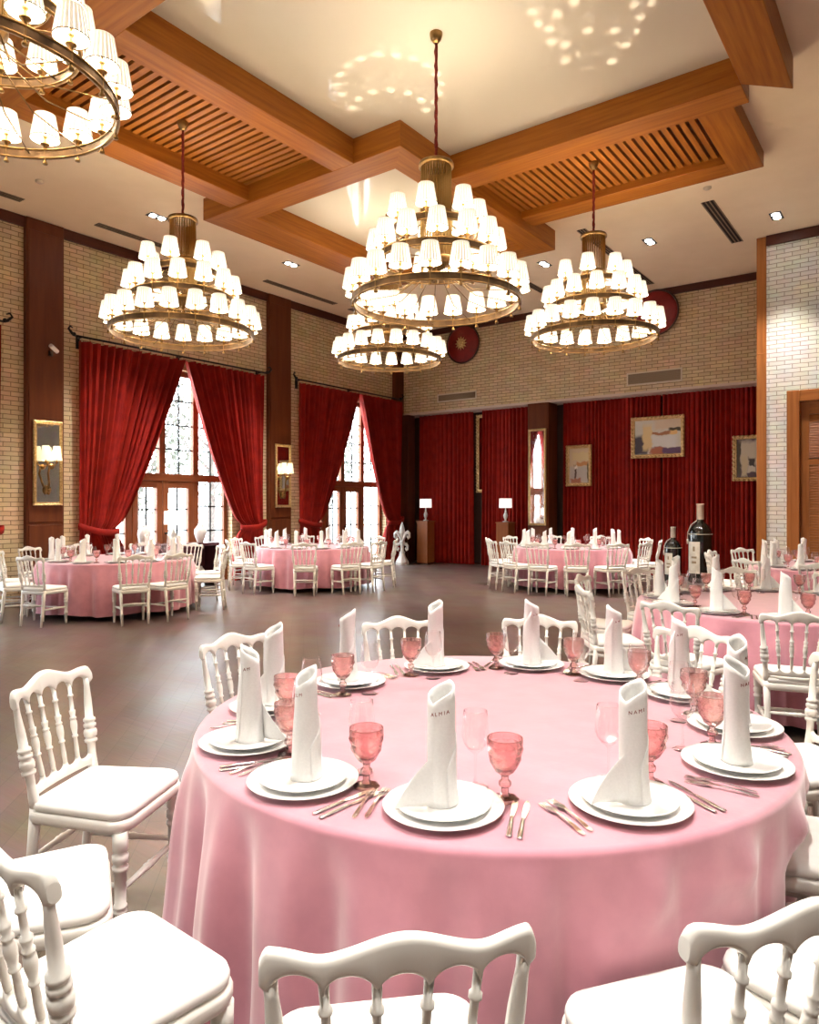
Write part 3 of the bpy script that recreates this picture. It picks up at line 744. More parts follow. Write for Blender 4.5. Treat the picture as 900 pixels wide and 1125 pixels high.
def chandelier_proto():
    t = empty('chandelier', (0, 0, 0))               # origin: middle of the lowest ring
    RG = ((.80, 0, 19), (.575, .385, 13), (.40, .68, 7))
    for R, z, n in RG:
        b = MB(); b.torus(R, (.012, .034), z, 72, 4, mi=1); b.torus(R, (.018, .007), z+.030, 72, 6); b.torus(R, (.017, .006), z-.030, 72, 6)
        b.build('ring', [M['brass'], M['ring_band']], t)
    for R, z, n in RG:
        for i in range(n):
            a = 2*pi*(i+.5*(n % 2))/n+R
            l = bpy.data.objects.new('lamp', LAMP_ME); COL.objects.link(l); l.parent = t; l.location = (R*cos(a), R*sin(a), z+.04)
            if True:
                s = bpy.data.objects.new('lamp_shade', SHADE_ME); COL.objects.link(s); s.parent = l; s.location = (0, 0, .068)
                q = bpy.data.objects.new('bulb', BULB); COL.objects.link(q); q.parent = l; q.location = (0, 0, .110)
    # cage of rods, collars
    b = MB()
    for i in range(32):
        a = 2*pi*i/32
        b.tube([(.14*cos(a), .14*sin(a), 1.31), (.145*cos(a), .145*sin(a), .8), (.155*cos(a), .155*sin(a), .40)], .0075, 5)
    b.build('rod_cage', M['rod_brass'], t)
    b = MB(); b.lathe([(.02, 1.345), (.165, 1.335), (.17, 1.32), (.17, 1.30), (.13, 1.295), (.02, 1.30)], 32); b.build('top_collar', M['brass'], t)
    b = MB(); b.lathe([(.14, .86), (.156, .86), (.156, .82), (.14, .82)], 32); b.build('middle_collar', M['brass'], t)
    b = MB(); b.lathe([(.02, .42), (.165, .42), (.165, .38), (.10, .34), (.03, .30), (.001, .27)], 32); b.build('lower_collar', M['brass'], t)
    for i in range(12):
        a = 2*pi*i/12
        b = MB(); b.tube([(.12*cos(a), .12*sin(a), .38), (.18*cos(a), .18*sin(a), .22), (.38*cos(a), .38*sin(a), .07), (.79*cos(a), .79*sin(a), .0)], .0045, 5); b.build('stay_wire', M['brass'], t)
    for i in range(6):
        a = 2*pi*(i+.5)/6
        b = MB(); b.tube([(.13*cos(a), .13*sin(a), .80), (.40*cos(a), .40*sin(a), .68)], .006, 5); b.build('strut', M['brass'], t); b = MB(); b.tube([(.14*cos(a), .14*sin(a), .42), (.575*cos(a), .575*sin(a), .385)], .006, 5); b.build('strut', M['brass'], t)
    return t
CH = Proto(chandelier_proto())
gch = 'tiered brass chandeliers with white pleated shades'
def hang(x, y, z, ztop, label):
    o = CH.at((x, y, z), random.random(), label, 'chandelier', gch)
    h = ztop-z; z0 = 1.34
    b = MB(); n = 26
    b.tube([(.003*sin(i*2.3), .003*cos(i*1.7), z0+(h-.09-z0)*i/n) for i in range(n+1)], [.016+.003*sin(i*1.9) for i in range(n+1)], 10); b.build('hanging_cord', M['rope'], o)
    b = MB(); b.lathe([(.062, h-.002), (.062, h-.02), (.05, h-.06), (.022, h-.10), (.001, h-.10)], 24); b.build('ceiling_rose', M['brass'], o)
    return o
hang(-3.84, 5.62, 3.49, ZC-.02, 'largest brass chandelier hanging from the glossy ceiling in the middle')
hang(-7.02, 5.05, 3.54, 6.0, 'brass chandelier hanging from the slatted panel before the sideboard window')
hang(-3.55, 8.83, 3.72, 6.0, 'brass chandelier on the right hanging from the second slatted panel')
hang(-6.83, 8.70, 3.80, ZC-.02, 'small-looking brass chandelier partly behind the largest one')
hang(-4.75, 1.93, 4.11, ZC-.002, 'brass chandelier cut off by the upper corner of the photo')

# ================================================================== CHAIRS
def loft_rail(b, xs, zb, zt, th, y_of, bow=0):
    R = []
    for x in xs:
        z0, z1 = zb(x), zt(x); r = min(th*.45, (z1-z0)*.4); pts = []
        for (sy, cz, s0) in ((1, z0+r, -pi/2), (1, z1-r, 0), (-1, z1-r, pi/2), (-1, z0+r, pi)):
            for q in range(4):
                a = s0+q*pi/6
                pts.append((cos(a)*r+sy*(th/2-r), cz+sin(a)*r))
        R.append([(x, y_of(z)+p-bow*(1-(x/.2)**2), z) for p, z in pts])
    b.rings(R, 0, True, True, True, True)
def rounded_outline(wf, wb, d, r, n=6):
    P = []
    cs = [(wf/2-r, d/2-r, 0), (-wf/2+r, d/2-r, pi/2), (-wb/2+r*.5, -d/2+r*.5, pi), (wb/2-r*.5, -d/2+r*.5, 3*pi/2)]
    for i, (x, y, a0) in enumerate(cs):
        rr = r if i < 2 else r*.5
        for q in range(n+1):
            a = a0+q*pi/2/n; P.append((x+rr*cos(a), y+rr*sin(a)))
    return P
def chair_proto():
    t = empty('banquet_chair')
    Wm = M['white']
    out = rounded_outline(.435, .385, .41, .07)
    sc = lambda s, z: [(p[0]*s, p[1]*s, z) for p in out]
    b = MB(); b.rings([sc(.94, .405), sc(.985, .412), sc(1, .425), sc(1, .438), sc(.985, .448), sc(.9, .450)], 0, True, True, True, True); b.build('seat', Wm, t)
    b = MB(); b.rings([sc(.93, .4505), sc(.965, .456), sc(.975, .468), sc(.955, .481), sc(.88, .489), sc(.6, .493), sc(.05, .494)], 0, True, True, True, True); b.build('cushion', M['cushion'], t)
    yb = lambda z: -.178-.15*max(0, z-.45)
    # turned front legs
    pr = [(0, .012), (.02, .0145), (.30, .0185), (.305, .023), (.325, .0235), (.335, .0185), (.35, .023), (.37, .0235), (.38, .019), (.66, .021), (.665, .026), (.70, .028), (.72, .019), (.74, .027), (.80, .028), (.82, .020), (.84, .026), (1, .027)]
    for s in (-1, 1):
        b = MB(); b.turn((s*.182, .165, 0), (s*.182, .165, .41), pr, 12); b.build('front_leg', Wm, t)
    up = [(0, .019), (.10, .0185), (.22, .015), (.32, .016), (.335, .024), (.36, .025), (.375, .017), (.39, .024), (.43, .0265), (.46, .024), (.475, .017), (.49, .024), (.52, .024), (.535, .017), (.55, .0235), (.575, .0235), (.59, .016), (.75, .015), (.92, .011), (1, .012)]
    for s in (-1, 1):
        b = MB(); b.turn((s*.160, -.225, 0), (s*.168, yb(.45), .46), [(0, .0135), (.28, .017), (.30, .0215), (.33, .0215), (.345, .017), (.65, .019), (1, .0205)], 12)
        b.turn((s*.168, yb(.45), .455), (s*.200, yb(.835), .835), up, 12); b.build('back_leg', Wm, t)
    xb = [-.168+.336*i/5 for i in range(6)]; xt = [-.200+.40*i/5 for i in range(6)]
    sp = [(0, .0085), (.10, .009), (.26, .0075), (.27, .012), (.29, .012), (.30, .0085), (.38, .0125), (.42, .0135), (.48, .0125), (.50, .009), (.51, .0125), (.53, .0125), (.54, .0085), (.60, .0125), (.62, .0125), (.63, .008), (.80, .0075), (.81, .0115), (.83, .0115), (.84, .0075), (1, .0085)]
    for i in range(1, 5):
        b = MB(); b.turn((xb[i], yb(.545)-.022*(1-(xb[i]/.2)**2)+.006, .545), (xt[i], yb(.835)-.032*(1-(xt[i]/.2)**2), .835), sp, 10); b.build('spindle', Wm, t)
    def arch(x, st, lo, hi, sg):
        d = st[1]-st[0]; u = ((x-st[0])/d) % 1.0
        return lo+(hi-lo)*sqrt(max(0, 1-(2*u-1)**2))**1.0*sg if sg > 0 else lo-(lo-hi)*sqrt(max(0, 1-(2*u-1)**2))
    n = 90
    xs = [-.216+.432*i/n for i in range(n+1)]
    def zt(x):
        a = abs(x)
        z = .880+.030*.5*(1+cos(pi*min(1, a/.125)))-.004*exp(-((a-.13)/.03)**2)+.004*exp(-((a-.19)/.035)**2)
        if a > .202: z -= .022*((a-.202)/.014)**2
        return z
    def zb(x):
        if abs(x) > .200: return .812+.010*((abs(x)-.2)/.016)**2
        return arch(x, xt, .812, .846, 1)
    b = MB(); loft_rail(b, xs, zb, zt, .027, yb, .032); b.build('top_rail', Wm, t)
    xs2 = [-.168+.336*i/60 for i in range(61)]
    b = MB(); loft_rail(b, xs2, lambda x: .497, lambda x: arch(x, xb, .556, .528, -1), .022, lambda z: yb(z)+.006, .022); b.build('lower_rail', Wm, t)
    st = [(0, .009), (.42, .012), (.45, .015), (.48, .015), (.5, .012), (.52, .015), (.55, .015), (.58, .012), (1, .009)]
    for p, q in (((-.18, .165, .20), (.18, .165, .20)), ((-.18, .16, .215), (-.166, -.20, .215)), ((.18, .16, .215), (.166, -.20, .215)), ((-.164, -.202, .27), (.164, -.202, .27))):
        b = MB(); b.turn(p, q, st, 8); b.build('stretcher', Wm, t)
    return t
CHAIR = Proto(chair_proto())
def chair_back(bx, bd, fx, fd, label, group):
    """bx,bd: middle of the backrest on the floor plan; fx,fd: facing"""
    f = GV(fx, fd)-GV(0, 0); f.normalize(); c = GV(bx, bd)+f*.235
    return CHAIR.at((c.x, c.y, 0), atan2(f.y, f.x)-pi/2, label, 'chair', group)

# ================================================================== TABLES
def cloth_mesh(R, H, seed, seg=260, rows=26, nf=19, flare=.045, hem=.075, dents=()):
    rnd = random.Random(seed); ph = [rnd.random()*6.28 for _ in range(6)]
    def fold(a):
        v = cos(nf*a+ph[0]+.9*sin(3*a+ph[1])+.5*sin(5*a+ph[2])); v = (1+v)/2
        return v**1.6*1.0+.25*cos((nf*2+3)*a+ph[3])-.35
    b = MB(); L = []
    for q in range(9): L.append([(max(.002, (R-.02)*q/8)*cos(2*pi*i/seg), max(.002, (R-.02)*q/8)*sin(2*pi*i/seg), H) for i in range(seg)])
    for q in range(1, 6):
        a = q*pi/2/5; L.append([((R-.02+.02*sin(a))*cos(2*pi*i/seg), (R-.02+.02*sin(a))*sin(2*pi*i/seg), H-.02+.02*cos(a)) for i in range(seg)])
    for q in range(1, rows+1):
        t = q/rows; row = []
        for i in range(seg):
            a = 2*pi*i/seg; am = .082*(1-exp(-t*3.8))
            z = H-.02-(H-.02-hem)*t+ (.012*sin(7*a+ph[4])*t)
            r = R+flare*t**.8+am*fold(a)+.010*sin(11*a+ph[5]+5*t)*t
            for (da, dr) in dents:           # where a chair is pushed in, its seat presses the cloth back
                g = abs((a-da+pi) % (2*pi)-pi)*r
                if g < .40 and r > dr:
                    k1 = min(1, max(0, (.40-g)/.15)); k2 = min(1, max(0, (.66-z)/.13))
                    k1 = k1*k1*(3-2*k1); k2 = k2*k2*(3-2*k2); r += (dr-r)*k1*k2
            row.append((r*cos(a), r*sin(a), z))
        L.append(row)
    b.rings(L)
    return b
def table_proto(R):
    t = empty('round_table')
    b = MB(); b.lathe([(.001, .745), (R-.012, .745), (R-.006, .735), (R-.012, .71), (.001, .71)], 72); b.build('tabletop', M['plinth'], t)
    b = MB(); b.lathe([(.001, .71), (.16, .705), (.06, .64), (.05, .30), (.075, .16), (.05, .08), (.05, .06), (.001, .055)], 24); b.build('pedestal', M['column_dark'], t)
    for i in range(4):
        a = i*pi/2+.4; b = MB(); b.tube([(0, 0, .10), (.25*cos(a), .25*sin(a), .075), (.52*cos(a), .52*sin(a), .025)], [.045, .04, .024]); b.build('foot', M['column_dark'], t)
    return t
RT = 1.06
TABLE = Proto(table_proto(RT))
TABS = {  # name: (x, d, where)
 'front': (.285, 2.68, 'the big pink table in front'),
 'second': (2.95, 5.71, 'the second pink table'),
 'corner': (5.50, 9.00, 'the table by the louvred door'),
 'bottles': (3.04, 13.30, 'the table before the red back curtain'),
 'sideboard': (-4.30, 10.40, 'the table before the sideboard window'),
 'statue': (-1.83, 13.42, 'the table near the white statue')}
# chairs round the front table: backrest place, facing, label
DENT = {}
def dent(key, c):
    p = GV(*TABS[key][:2]); v = c-p; DENT.setdefault(key, []).append((atan2(v.y, v.x), v.length-.225))
gf = 'white chairs around the front table'
C0 = TABS['front'][:2]
FRONT = [(-.014, 1.10, -.15, .98, 'white chair seen from behind at the near edge of the front table'),
 (.645, 1.19, -.30, .95, 'white chair seen from behind at the lower right corner of the photo'),
 (1.125, 1.42, -.54, .84, 'white chair with only its seat showing beside the lower right chair'),
 (1.53, 2.14, -.92, .39, 'white chair at the right edge of the front table, mostly cut off'),
 (1.87, 3.00, -.97, -.20, 'white chair beyond the right edge of the front table, one post showing'),
 (1.48, 3.70, -.75, -.66, 'white chair at the front table facing the second table behind it'),
 (.75, 4.08, -.26, -.96, 'white chair on the far side of the front table, right of two'),
 (-.06, 4.02, .26, -.96, 'white chair on the far side of the front table, left of two'),
 (-.86, 3.50, .80, -.55, 'white chair behind the two tall napkins on the far left of the front table'),
 (-1.37, 2.72, .98, -.18, 'white chair with fully visible seat and legs beside the dark floor'),
 (-1.27, 1.88, .92, .42, 'white chair with only its padded seat showing at the left photo edge'),
 (-.82, 1.42, .62, .79, 'white chair at the lower left corner of the photo, large seat showing')]
for bx, bd, fx, fd, l in FRONT:
    o = chair_back(bx, bd, fx, fd, l, gf); dent('front', Vector((o.location.x, o.location.y)))
def ring_chairs(key, angs, dist, head, group, jit=.0):
    x, d, w = TABS[key]; out = []; rnd = random.Random(key)
    for a in angs:
        q = radians(a); ja = rnd.uniform(-jit, jit)
        c = GV(x+dist*cos(q), d+dist*sin(q)); f = GV(-cos(q+ja), -sin(q+ja))
        dent(key, c); out.append(CHAIR.at((c.x, c.y, 0), atan2(f.y, f.x)-pi/2))
    number_from_left(out, head, 'chair', group)
ring_chairs('second', (247, 219, 183, 150, 114, 76, 43, 14), 1.33, 'white chair around the second pink table', 'white chairs around the second table', .06)
ring_chairs('corner', (231, 200, 163, 142, 112), 1.33, 'white chair around the table by the louvred door', 'white chairs around the corner table', .08)
ring_chairs('bottles', (236, 261, 286, 309, 342, 12, 192, 213, 165, 128, 92, 55), 1.33, 'white chair around the table before the red back curtain', 'white chairs around the back table', .08)
ring_chairs('sideboard', (252, 300, 321, 5, 196, 224, 165, 134, 98, 64, 35), 1.33, 'white chair around the table before the sideboard window', 'white chairs around the sideboard table', .08)
ring_chairs('statue', (272, 303, 326, 357, 200, 233, 168, 138, 105, 72, 40), 1.33, 'white chair around the table near the white statue', 'white chairs around the statue table', .08)

gt = 'round banquet tables'
for i, (n, (x, d, w)) in enumerate(TABS.items()):
    p = G(x, d)
    TABLE.at((p[0], p[1], 0), i*.7, 'round banquet table hidden under pink cloth, '+w.replace('the ', '', 1), 'table', gt)
    b = cloth_mesh(RT, .752, 3+i, 320 if i == 0 else 200, 30 if i == 0 else 16, 21 if i == 0 else 19, hem=.075, dents=DENT.get(n, []))
    o = b.build('tablecloth', M['cloth'], None, (p[0], p[1], 0), 0)
    tag(o, 'pink velvet tablecloth draped to the floor over '+w.replace('pink ', ''), 'tablecloth', 'pink velvet tablecloths')

# ================================================================== TABLEWARE
def single(name, b, mats): return b.build(name, mats)
b = MB(); b.lathe([(.001, .004), (.085, .004), (.095, 0), (.105, 0), (.112, .006), (.150, .0155), (.158, .018), (.1585, .0195), (.157, .0205), (.149, .0185), (.112, .0095), (.001, .0085)], 64)
CHARGER = Proto(single('charger_plate', b, M['china']))
b = MB(); b.lathe([(.001, .003), (.065, .003), (.072, 0), (.080, 0), (.088, .006), (.118, .013), (.125, .0155), (.1252, .017), (.124, .0175), (.117, .0155), (.088, .009), (.001, .007)], 64)
PLATE = Proto(single('dinner_plate', b, M['china']))
# rose goblet with cut diamond facets
def goblet():
    b = MB(); seg = 9
    def ring(r, z, sh): return [(r*cos(2*pi*(i+sh)/seg), r*sin(2*pi*(i+sh)/seg), z) for i in range(seg)]
    zs = [(.014, .068, 0), (.027, .078, .5), (.0350, .092, 0), (.0445, .107, .5), (.0445, .122, 0), (.0505, .136, .5), (.0490, .150, 0)]
    for q in range(len(zs)-1):
        r0, z0, s0 = zs[q]; r1, z1, s1 = zs[q+1]; A, B = ring(r0, z0, s0), ring(r1, z1, s1)
        for i in range(seg):
            j = (i+1) % seg
            if s1 > s0:
                ctr = None
                b.quad([A[i], A[j], B[i]]); b.quad([A[j], B[j], B[i]])
            else:
                b.quad([A[i], B[j], B[i]]); b.quad([A[i], A[j], B[j]])
    b.lathe([(.0490, .150), (.0485, .166), (.0478, .168), (.0468, .166), (.0462, .140), (.042, .112), (.033, .092), (.02, .080), (.001, .076)], 24)
    b.lathe([(.014, .068), (.0105, .064), (.010, .056), (.0165, .050), (.0175, .044), (.0165, .038), (.010, .033), (.0105, .020), (.016, .012), (.032, .0075), (.038, .005), (.0385, .001), (.036, 0), (.001, 0)], 8, smooth=False)
    return b
GOB = Proto(single('rose_goblet', goblet(), M['pink_glass']))
b = MB(); b.lathe([(.001, 0), (.034, 0), (.0355, .0015), (.020, .005), (.008, .009), (.0042, .02), (.0038, .06), (.0045, .090), (.010, .098), (.024, .108), (.034, .122), (.0395, .140), (.040, .155), (.037, .185), (.033, .215), (.0322, .2155), (.0320, .214), (.0358, .185), (.0388, .155), (.0383, .140), (.033, .124), (.022, .110), (.001, .102)], 28)
WINE = Proto(single('wine_glass', b, M['wine']))
# forks and knives
def fork(L=.195):
    b = MB()
    prof = [(-.0055, 0), (.0055, 0), (.0065, .02), (.0045, .06), (.0032, .10), (.0036, .118), (.0085, .130), (.0115, .142), (.0115, .150), (-.0115, .150), (-.0115, .142), (-.0085, .130), (-.0036, .118), (-.0032, .10), (-.0045, .06), (-.0065, .02)]
    zf = lambda y: .0015+.006*sin(pi*min(1, max(0, (y-.02)/.15)))
    mp = lambda p: (p[0], p[1]-.0975, p[2]+zf(p[1]))
    # handle sliced so that it can curve
    ys = [0, .008, .02, .04, .06, .08, .10, .118, .126, .134, .142, .150]
    hw = [.003, .0062, .0068, .0055, .0045, .0037, .0032, .0036, .0070, .0098, .0114, .0115]
    R = [[mp((-w, y, 0)), mp((w, y, 0)), mp((w, y, .0022)), mp((-w, y, .0022))] for y, w in zip(ys, hw)]
    b.rings(R, 0, False, True, True, True)
    for i in range(4):
        c = -.0099+.0066*i; R = []
        for y, w in ((.1495, .0022), (.17, .0019), (.188, .0015), (.195, .0006)): R.append([mp((c-w, y, 0)), mp((c+w, y, 0)), mp((c+w, y, .002)), mp((c-w, y, .002))])
        b.rings(R, 0, False, True, True, True)
    return b
FORK = Proto(single('dinner_fork', fork(), M['silver']))
def knife():
    t = empty('dinner_knife')
    b = MB(); R = []
    for y, w, h in ((-.11, .004, .003), (-.105, .0075, .005), (-.06, .0072, .006), (-.01, .0055, .006), (0, .0045, .005)):
        R.append([(w*cos(q*pi/4), y, .0035+h*.5*sin(q*pi/4)) for q in range(8)])
    b.rings(R, 0, True, True, True, True); b.build('handle', M['silver'], t)
    b = MB(); R = []
    for y, x0, x1 in ((-.002, -.004, .004), (.01, -.005, .006), (.04, -.005, .0095), (.08, -.005, .0105), (.10, -.003, .009), (.112, .002, .005)):
        R.append([(x0, y, .0045), (x1, y, .0030), (x1, y, .0022), (x0, y, .0022)])
    b.rings(R, 0, False, True, True, True); b.build('blade', M['silver'], t)
    return t
KNIFE = Proto(knife())
# napkins: linen rolled into a standing pointed tube with one loose flap
def napkin(letter=None, H=.315, flap=True, seed=0):
    rnd = random.Random(seed); b = MB(); n = 40; L = []
    def rad(z, a): return .040-.006*min(1, z/.2)+.0035*sin(a*2+z*14+seed)*min(1, z*8)+.006*exp(-z*22)
    top = lambda a: H-.055*(abs(((a+pi) % (2*pi))-pi)/pi)**1.15
    rows = 16
    for q in range(rows+1):
        row = []
        for i in range(n):
            a = 2*pi*i/n; z = top(a)*q/rows; r = rad(z, a)
            row.append((r*cos(a), r*sin(a)*.92, z))
        L.append(row)
    for q in range(rows, 3, -1):
        row = []
        for i in range(n):
            a = 2*pi*i/n; z = top(a)*q/rows; r = rad(z, a)-.003-.004*(rows-q)/rows
            row.append((r*cos(a), r*sin(a)*.92, z))
        L.append(row)
    b.rings(L)
    # overlapping outer turn with a slanting edge
    L = []
    for i in range(22):
        a = -1.9+3.0*i/21; zt_ = min(top(a), .10+.16*(i/21))-.004; row = []
        for q in range(11):
            z = zt_*q/10; r = rad(z, a)+.0028+.004*(1-i/21)*0
            row.append((r*cos(a), r*sin(a)*.92, z+.001))
        L.append(row)
    b.rings(L, 0, True, False)
    if flap:
        L = []
        a0 = -2.0
        for i in range(16):
            s = i/15; d = .145*s; h = .155*(1-s)**1.1+.004; row = []
            for q in range(9):
                z = h*q/8; r0 = rad(z, a0)
                px = r0*cos(a0)+d*(-sin(a0))*-1.0*.92; py = r0*sin(a0)*.92+d*cos(a0)*-1.0
                py += .018*sin(s*pi)
                row.append((px, py, z+.0012+.010*min(1, s/.75)))
            L.append(row)
        b.rings(L, 0, True, False)
    o = b.build('folded_napkin', M['napkin'])
    md = o.modifiers.new('thickness', 'SOLIDIFY'); md.thickness = .0016; md.offset = 0
    return o
NAP = Proto(napkin()); NAP2 = Proto(napkin(flap=False, seed=2))
def lettering(txt, parent, ang, h=.236, size=.0135):
    cu = bpy.data.curves.new('lettering', 'FONT'); cu.body = txt; cu.size = size; cu.align_x = 'CENTER'; cu.space_character = 1.5; cu.extrude = .0006
    tmp = bpy.data.objects.new('tmp', cu); COL.objects.link(tmp)
    dg = bpy.context.evaluated_depsgraph_get(); me = bpy.data.meshes.new_from_object(tmp.evaluated_get(dg)); bpy.data.objects.remove(tmp)
    r = .0385
    for v in me.vertices:
        a = ang+v.co.x/r; q = r+v.co.z+.0005; v.co = Vector((q*cos(a), q*sin(a)*.95, h+v.co.y+.006*(v.co.x/.03)))
    me.materials.clear(); me.materials.append(M['ink'])
    o = bpy.data.objects.new('lettering', me); COL.objects.link(o); o.parent = parent
    o['label'] = 'small brown printed letters'
    return o

ZT = .7525
FRONT_SET = [  # plate centre (x, d), words, flap direction in the photo (angle in degrees, right = 0, towards the viewer = -90) or None, letters
 (-.563, 2.337, 'at the leftmost front-table setting', -35, 'AM', -95),
 (-.315, 2.006, 'at the front table, second near setting from left', None, 'ELM', -120),
 (.088, 1.843, 'at the near middle front-table setting', 195, 'ALMIA', -97),
 (.583, 1.871, 'at the front table, near setting right of middle', 190, 'NAMI', -92),
 (1.000, 2.148, 'at the near right front-table setting', None, 'NAI', -78),
 (1.245, 2.500, 'at the rightmost front-table setting', None, 'AI', -60),
 (1.260, 2.970, 'at the front table, just behind the rightmost setting', -50, None, 0),
 (.998, 3.315, 'at the far right front-table setting', -20, None, 0),
 (.600, 3.480, 'at the far front-table setting, right of two', -10, None, 0),
 (.133, 3.430, 'at the far front-table setting, left of two', 200, None, 0),
 (-.263, 3.140, 'at the far left front-table setting', None, None, 0),
 (-.540, 2.760, 'at the front table, just behind the leftmost setting', 195, None, 0)]
def set_place(px, pd, key, words, full=True, items=None, flap=None, txt=None, tang=0, rnd=random):
    cx, cd_ = TABS[key][:2]
    vx, vd = px-cx, pd-cd_; l = sqrt(vx*vx+vd*vd)
    if l > .885: px, pd = cx+vx/l*.885, cd_+vd/l*.885
    inn = GV(-vx, -vd).normalized(); rz = atan2(inn.y, inn.x)-pi/2; p = GV(px, pd)
    def loc(x, y, z=0):
        return (p.x+x*cos(rz)-y*sin(rz), p.y+x*sin(rz)+y*cos(rz), ZT+z)
    out = {}
    out['charger_plate'] = CHARGER.at(loc(0, 0), rz); out['dinner_plate'] = PLATE.at(loc(0, 0, .0105), rz)
    fa = rz+random.random()*6 if flap is None else radians(flap)+math.asin(SA)-radians(155)
    pr = NAP2 if (flap is None and full) else NAP
    nap = pr.at(loc(rnd.uniform(-.01, .01), rnd.uniform(-.01, .01), .0192), fa); out['folded_napkin'] = nap
    if txt: nap['txt'] = txt; nap['ta'] = radians(tang)+math.asin(SA)-fa
    out['rose_goblet'] = GOB.at(loc(.150, .105), rnd.random()*6); out['wine_glass'] = WINE.at(loc(.060, .175), 0)
    if full:
        out['fork_outer'] = FORK.at(loc(-.212, -.005), rz+rnd.uniform(-.02, .02)); out['fork_inner'] = FORK.at(loc(-.181, .005), rz+rnd.uniform(-.02, .02))
        out['knife_inner'] = KNIFE.at(loc(.178, -.005), rz+rnd.uniform(-.02, .02)); out['knife_outer'] = KNIFE.at(loc(.207, -.01), rz+rnd.uniform(-.02, .02))
    return out
HEAD = {'charger_plate': ('large white charger plate', 'plate', 'white charger plates'), 'dinner_plate': ('white dinner plate on a charger', 'plate', 'white dinner plates'),
        'folded_napkin': ('white napkin rolled upright', 'napkin', 'rolled white napkins'), 'rose_goblet': ('pink cut glass goblet', 'goblet', 'pink cut glass goblets'),
        'wine_glass': ('clear stemmed wine glass', 'wine glass', 'clear wine glasses'), 'fork_outer': ('outer silver fork', 'fork', 'silver forks'), 'fork_inner': ('inner silver fork', 'fork', 'silver forks'),
        'knife_inner': ('silver knife next to the plate', 'knife', 'silver knives'), 'knife_outer': ('outer silver knife', 'knife', 'silver knives')}
PEND = []
for px, pd, words, fl, txt, ta in FRONT_SET:
    its = set_place(px, pd, 'front', words, True, flap=fl, txt=txt, tang=ta)
    for kname, o in its.items():
        h, c, g = HEAD[kname]; tag(o, h+' '+words, c, g+' on the front table')
        if 'txt' in o: PEND.append(o)
for key, angs in (('second', [247-30*i for i in range(9)]), ('corner', [240-30*i for i in range(6)]), ('bottles', [255+30*i for i in range(12)]), ('sideboard', [262+30*i for i in range(12)]), ('statue', [258+30*i for i in range(12)])):
    x, d, w = TABS[key]; got = {}; rnd = random.Random(key)
    for a in angs:
        q = radians(a)
        its = set_place(x+.87*cos(q), d+.87*sin(q), key, '', key == 'second', flap=rnd.uniform(0, 360), rnd=rnd)
        for kname, o in its.items(): got.setdefault(kname, []).append(o)
    for kname, objs in got.items():
        h, c, g = HEAD[kname]
        number_from_left(objs, h.replace(' on a charger', '')+' on '+w, c, g+' on '+w)
for o in PEND:
    lettering(o['txt'], o, o['ta']); del o['txt']; del o['ta']

# ================================================================== FURNITURE ALONG THE WALLS
# sideboard before the window with vases and a lamp
SX0, SX1, SY0, SY1, SZ = XL+.10, XL+.50, 7.15, 8.80, .82
t = empty('sideboard', (SX0, (SY0+SY1)/2, 0)); tag(t, 'dark maroon open sideboard standing before the tall window', 'sideboard')
hw = (SY1-SY0)/2; dp = SX1-SX0
b = MB(); b.box((0, -hw, SZ-.06), (dp, hw, SZ)); weld(b.build('top', M['maroon'], t), .008)
b = MB(); b.box((0, -hw+.01, 0), (dp-.01, -hw+.06, SZ-.06)); b.build('side_panel', M['maroon'], t)
b = MB(); b.box((0, hw-.06, 0), (dp-.01, hw-.01, SZ-.06)); b.build('side_panel', M['maroon'], t)
b = MB(); b.box((0, hw-.62, 0), (dp-.01, hw-.56, SZ-.06)); b.build('divider', M['maroon'], t)
b = MB(); b.box((0, -hw+.06, .06), (.02, hw-.06, SZ-.06)); b.build('back_panel', M['maroon'], t)
b = MB(); b.box((0, -hw+.06, .06), (dp-.02, hw-.06, .10)); b.build('bottom_shelf', M['maroon'], t)
for i in range(2):
    y0 = -hw+.065+i*.49; b = MB(); b.box((dp-.035, y0, .11), (dp-.012, y0+.48, SZ-.065)); dd = weld(b.build('door', M['maroon'], t), .005)
    b = MB(); b.sphere((dp, y0+(.43 if i == 0 else .05), .45), .016); b.build('knob', M['brass'], dd)
def vase(loc, s, label):
    b = MB(); b.lathe([(.001, 0), (.055, 0), (.06, .01), (.095, .10), (.115, .19), (.105, .26), (.06, .315), (.045, .335), (.052, .35), (.046, .35), (.04, .335), (.03, .30)], 28)
    o = b.build('vase', M['stone'], None, loc); o.scale = (s, s, s); tag(o, label, 'vase', 'white vases at the sideboard')
sx = (SX0+SX1)/2
vase((sx, 7.30, SZ), 1.0, 'white rounded vase on the sideboard beside the window door'); vase((sx, 8.50, SZ), 1.0, 'white rounded vase on the sideboard nearer the open shelf end'); vase((sx, 8.50, .102), .75, 'small white vase inside the open shelf of the sideboard')
def table_lamp(loc, label, s=1.0):
    t = empty('table_lamp', loc); t.scale = (s, s, s); tag(t, label, 'lamp', 'white drum shade table lamps')
    b = MB(); b.lathe([(.001, 0), (.07, 0), (.07, .02), (.03, .03), (.022, .06), (.05, .12), (.058, .17), (.035, .23), (.018, .26), (.028, .28), (.012, .30), (.010, .40), (.001, .40)], 20); b.build('base', M['stone'], t)
    b = MB(); b.lathe([(.165, .36), (.16, .60), (.158, .60), (.163, .36)], 32); b.lathe([(.163, .375), (.01, .38)], 32); b.build('lamp_shade', M['lamp_white'], t)
table_lamp((sx, 7.90, SZ), 'white drum shade lamp standing on the maroon sideboard')
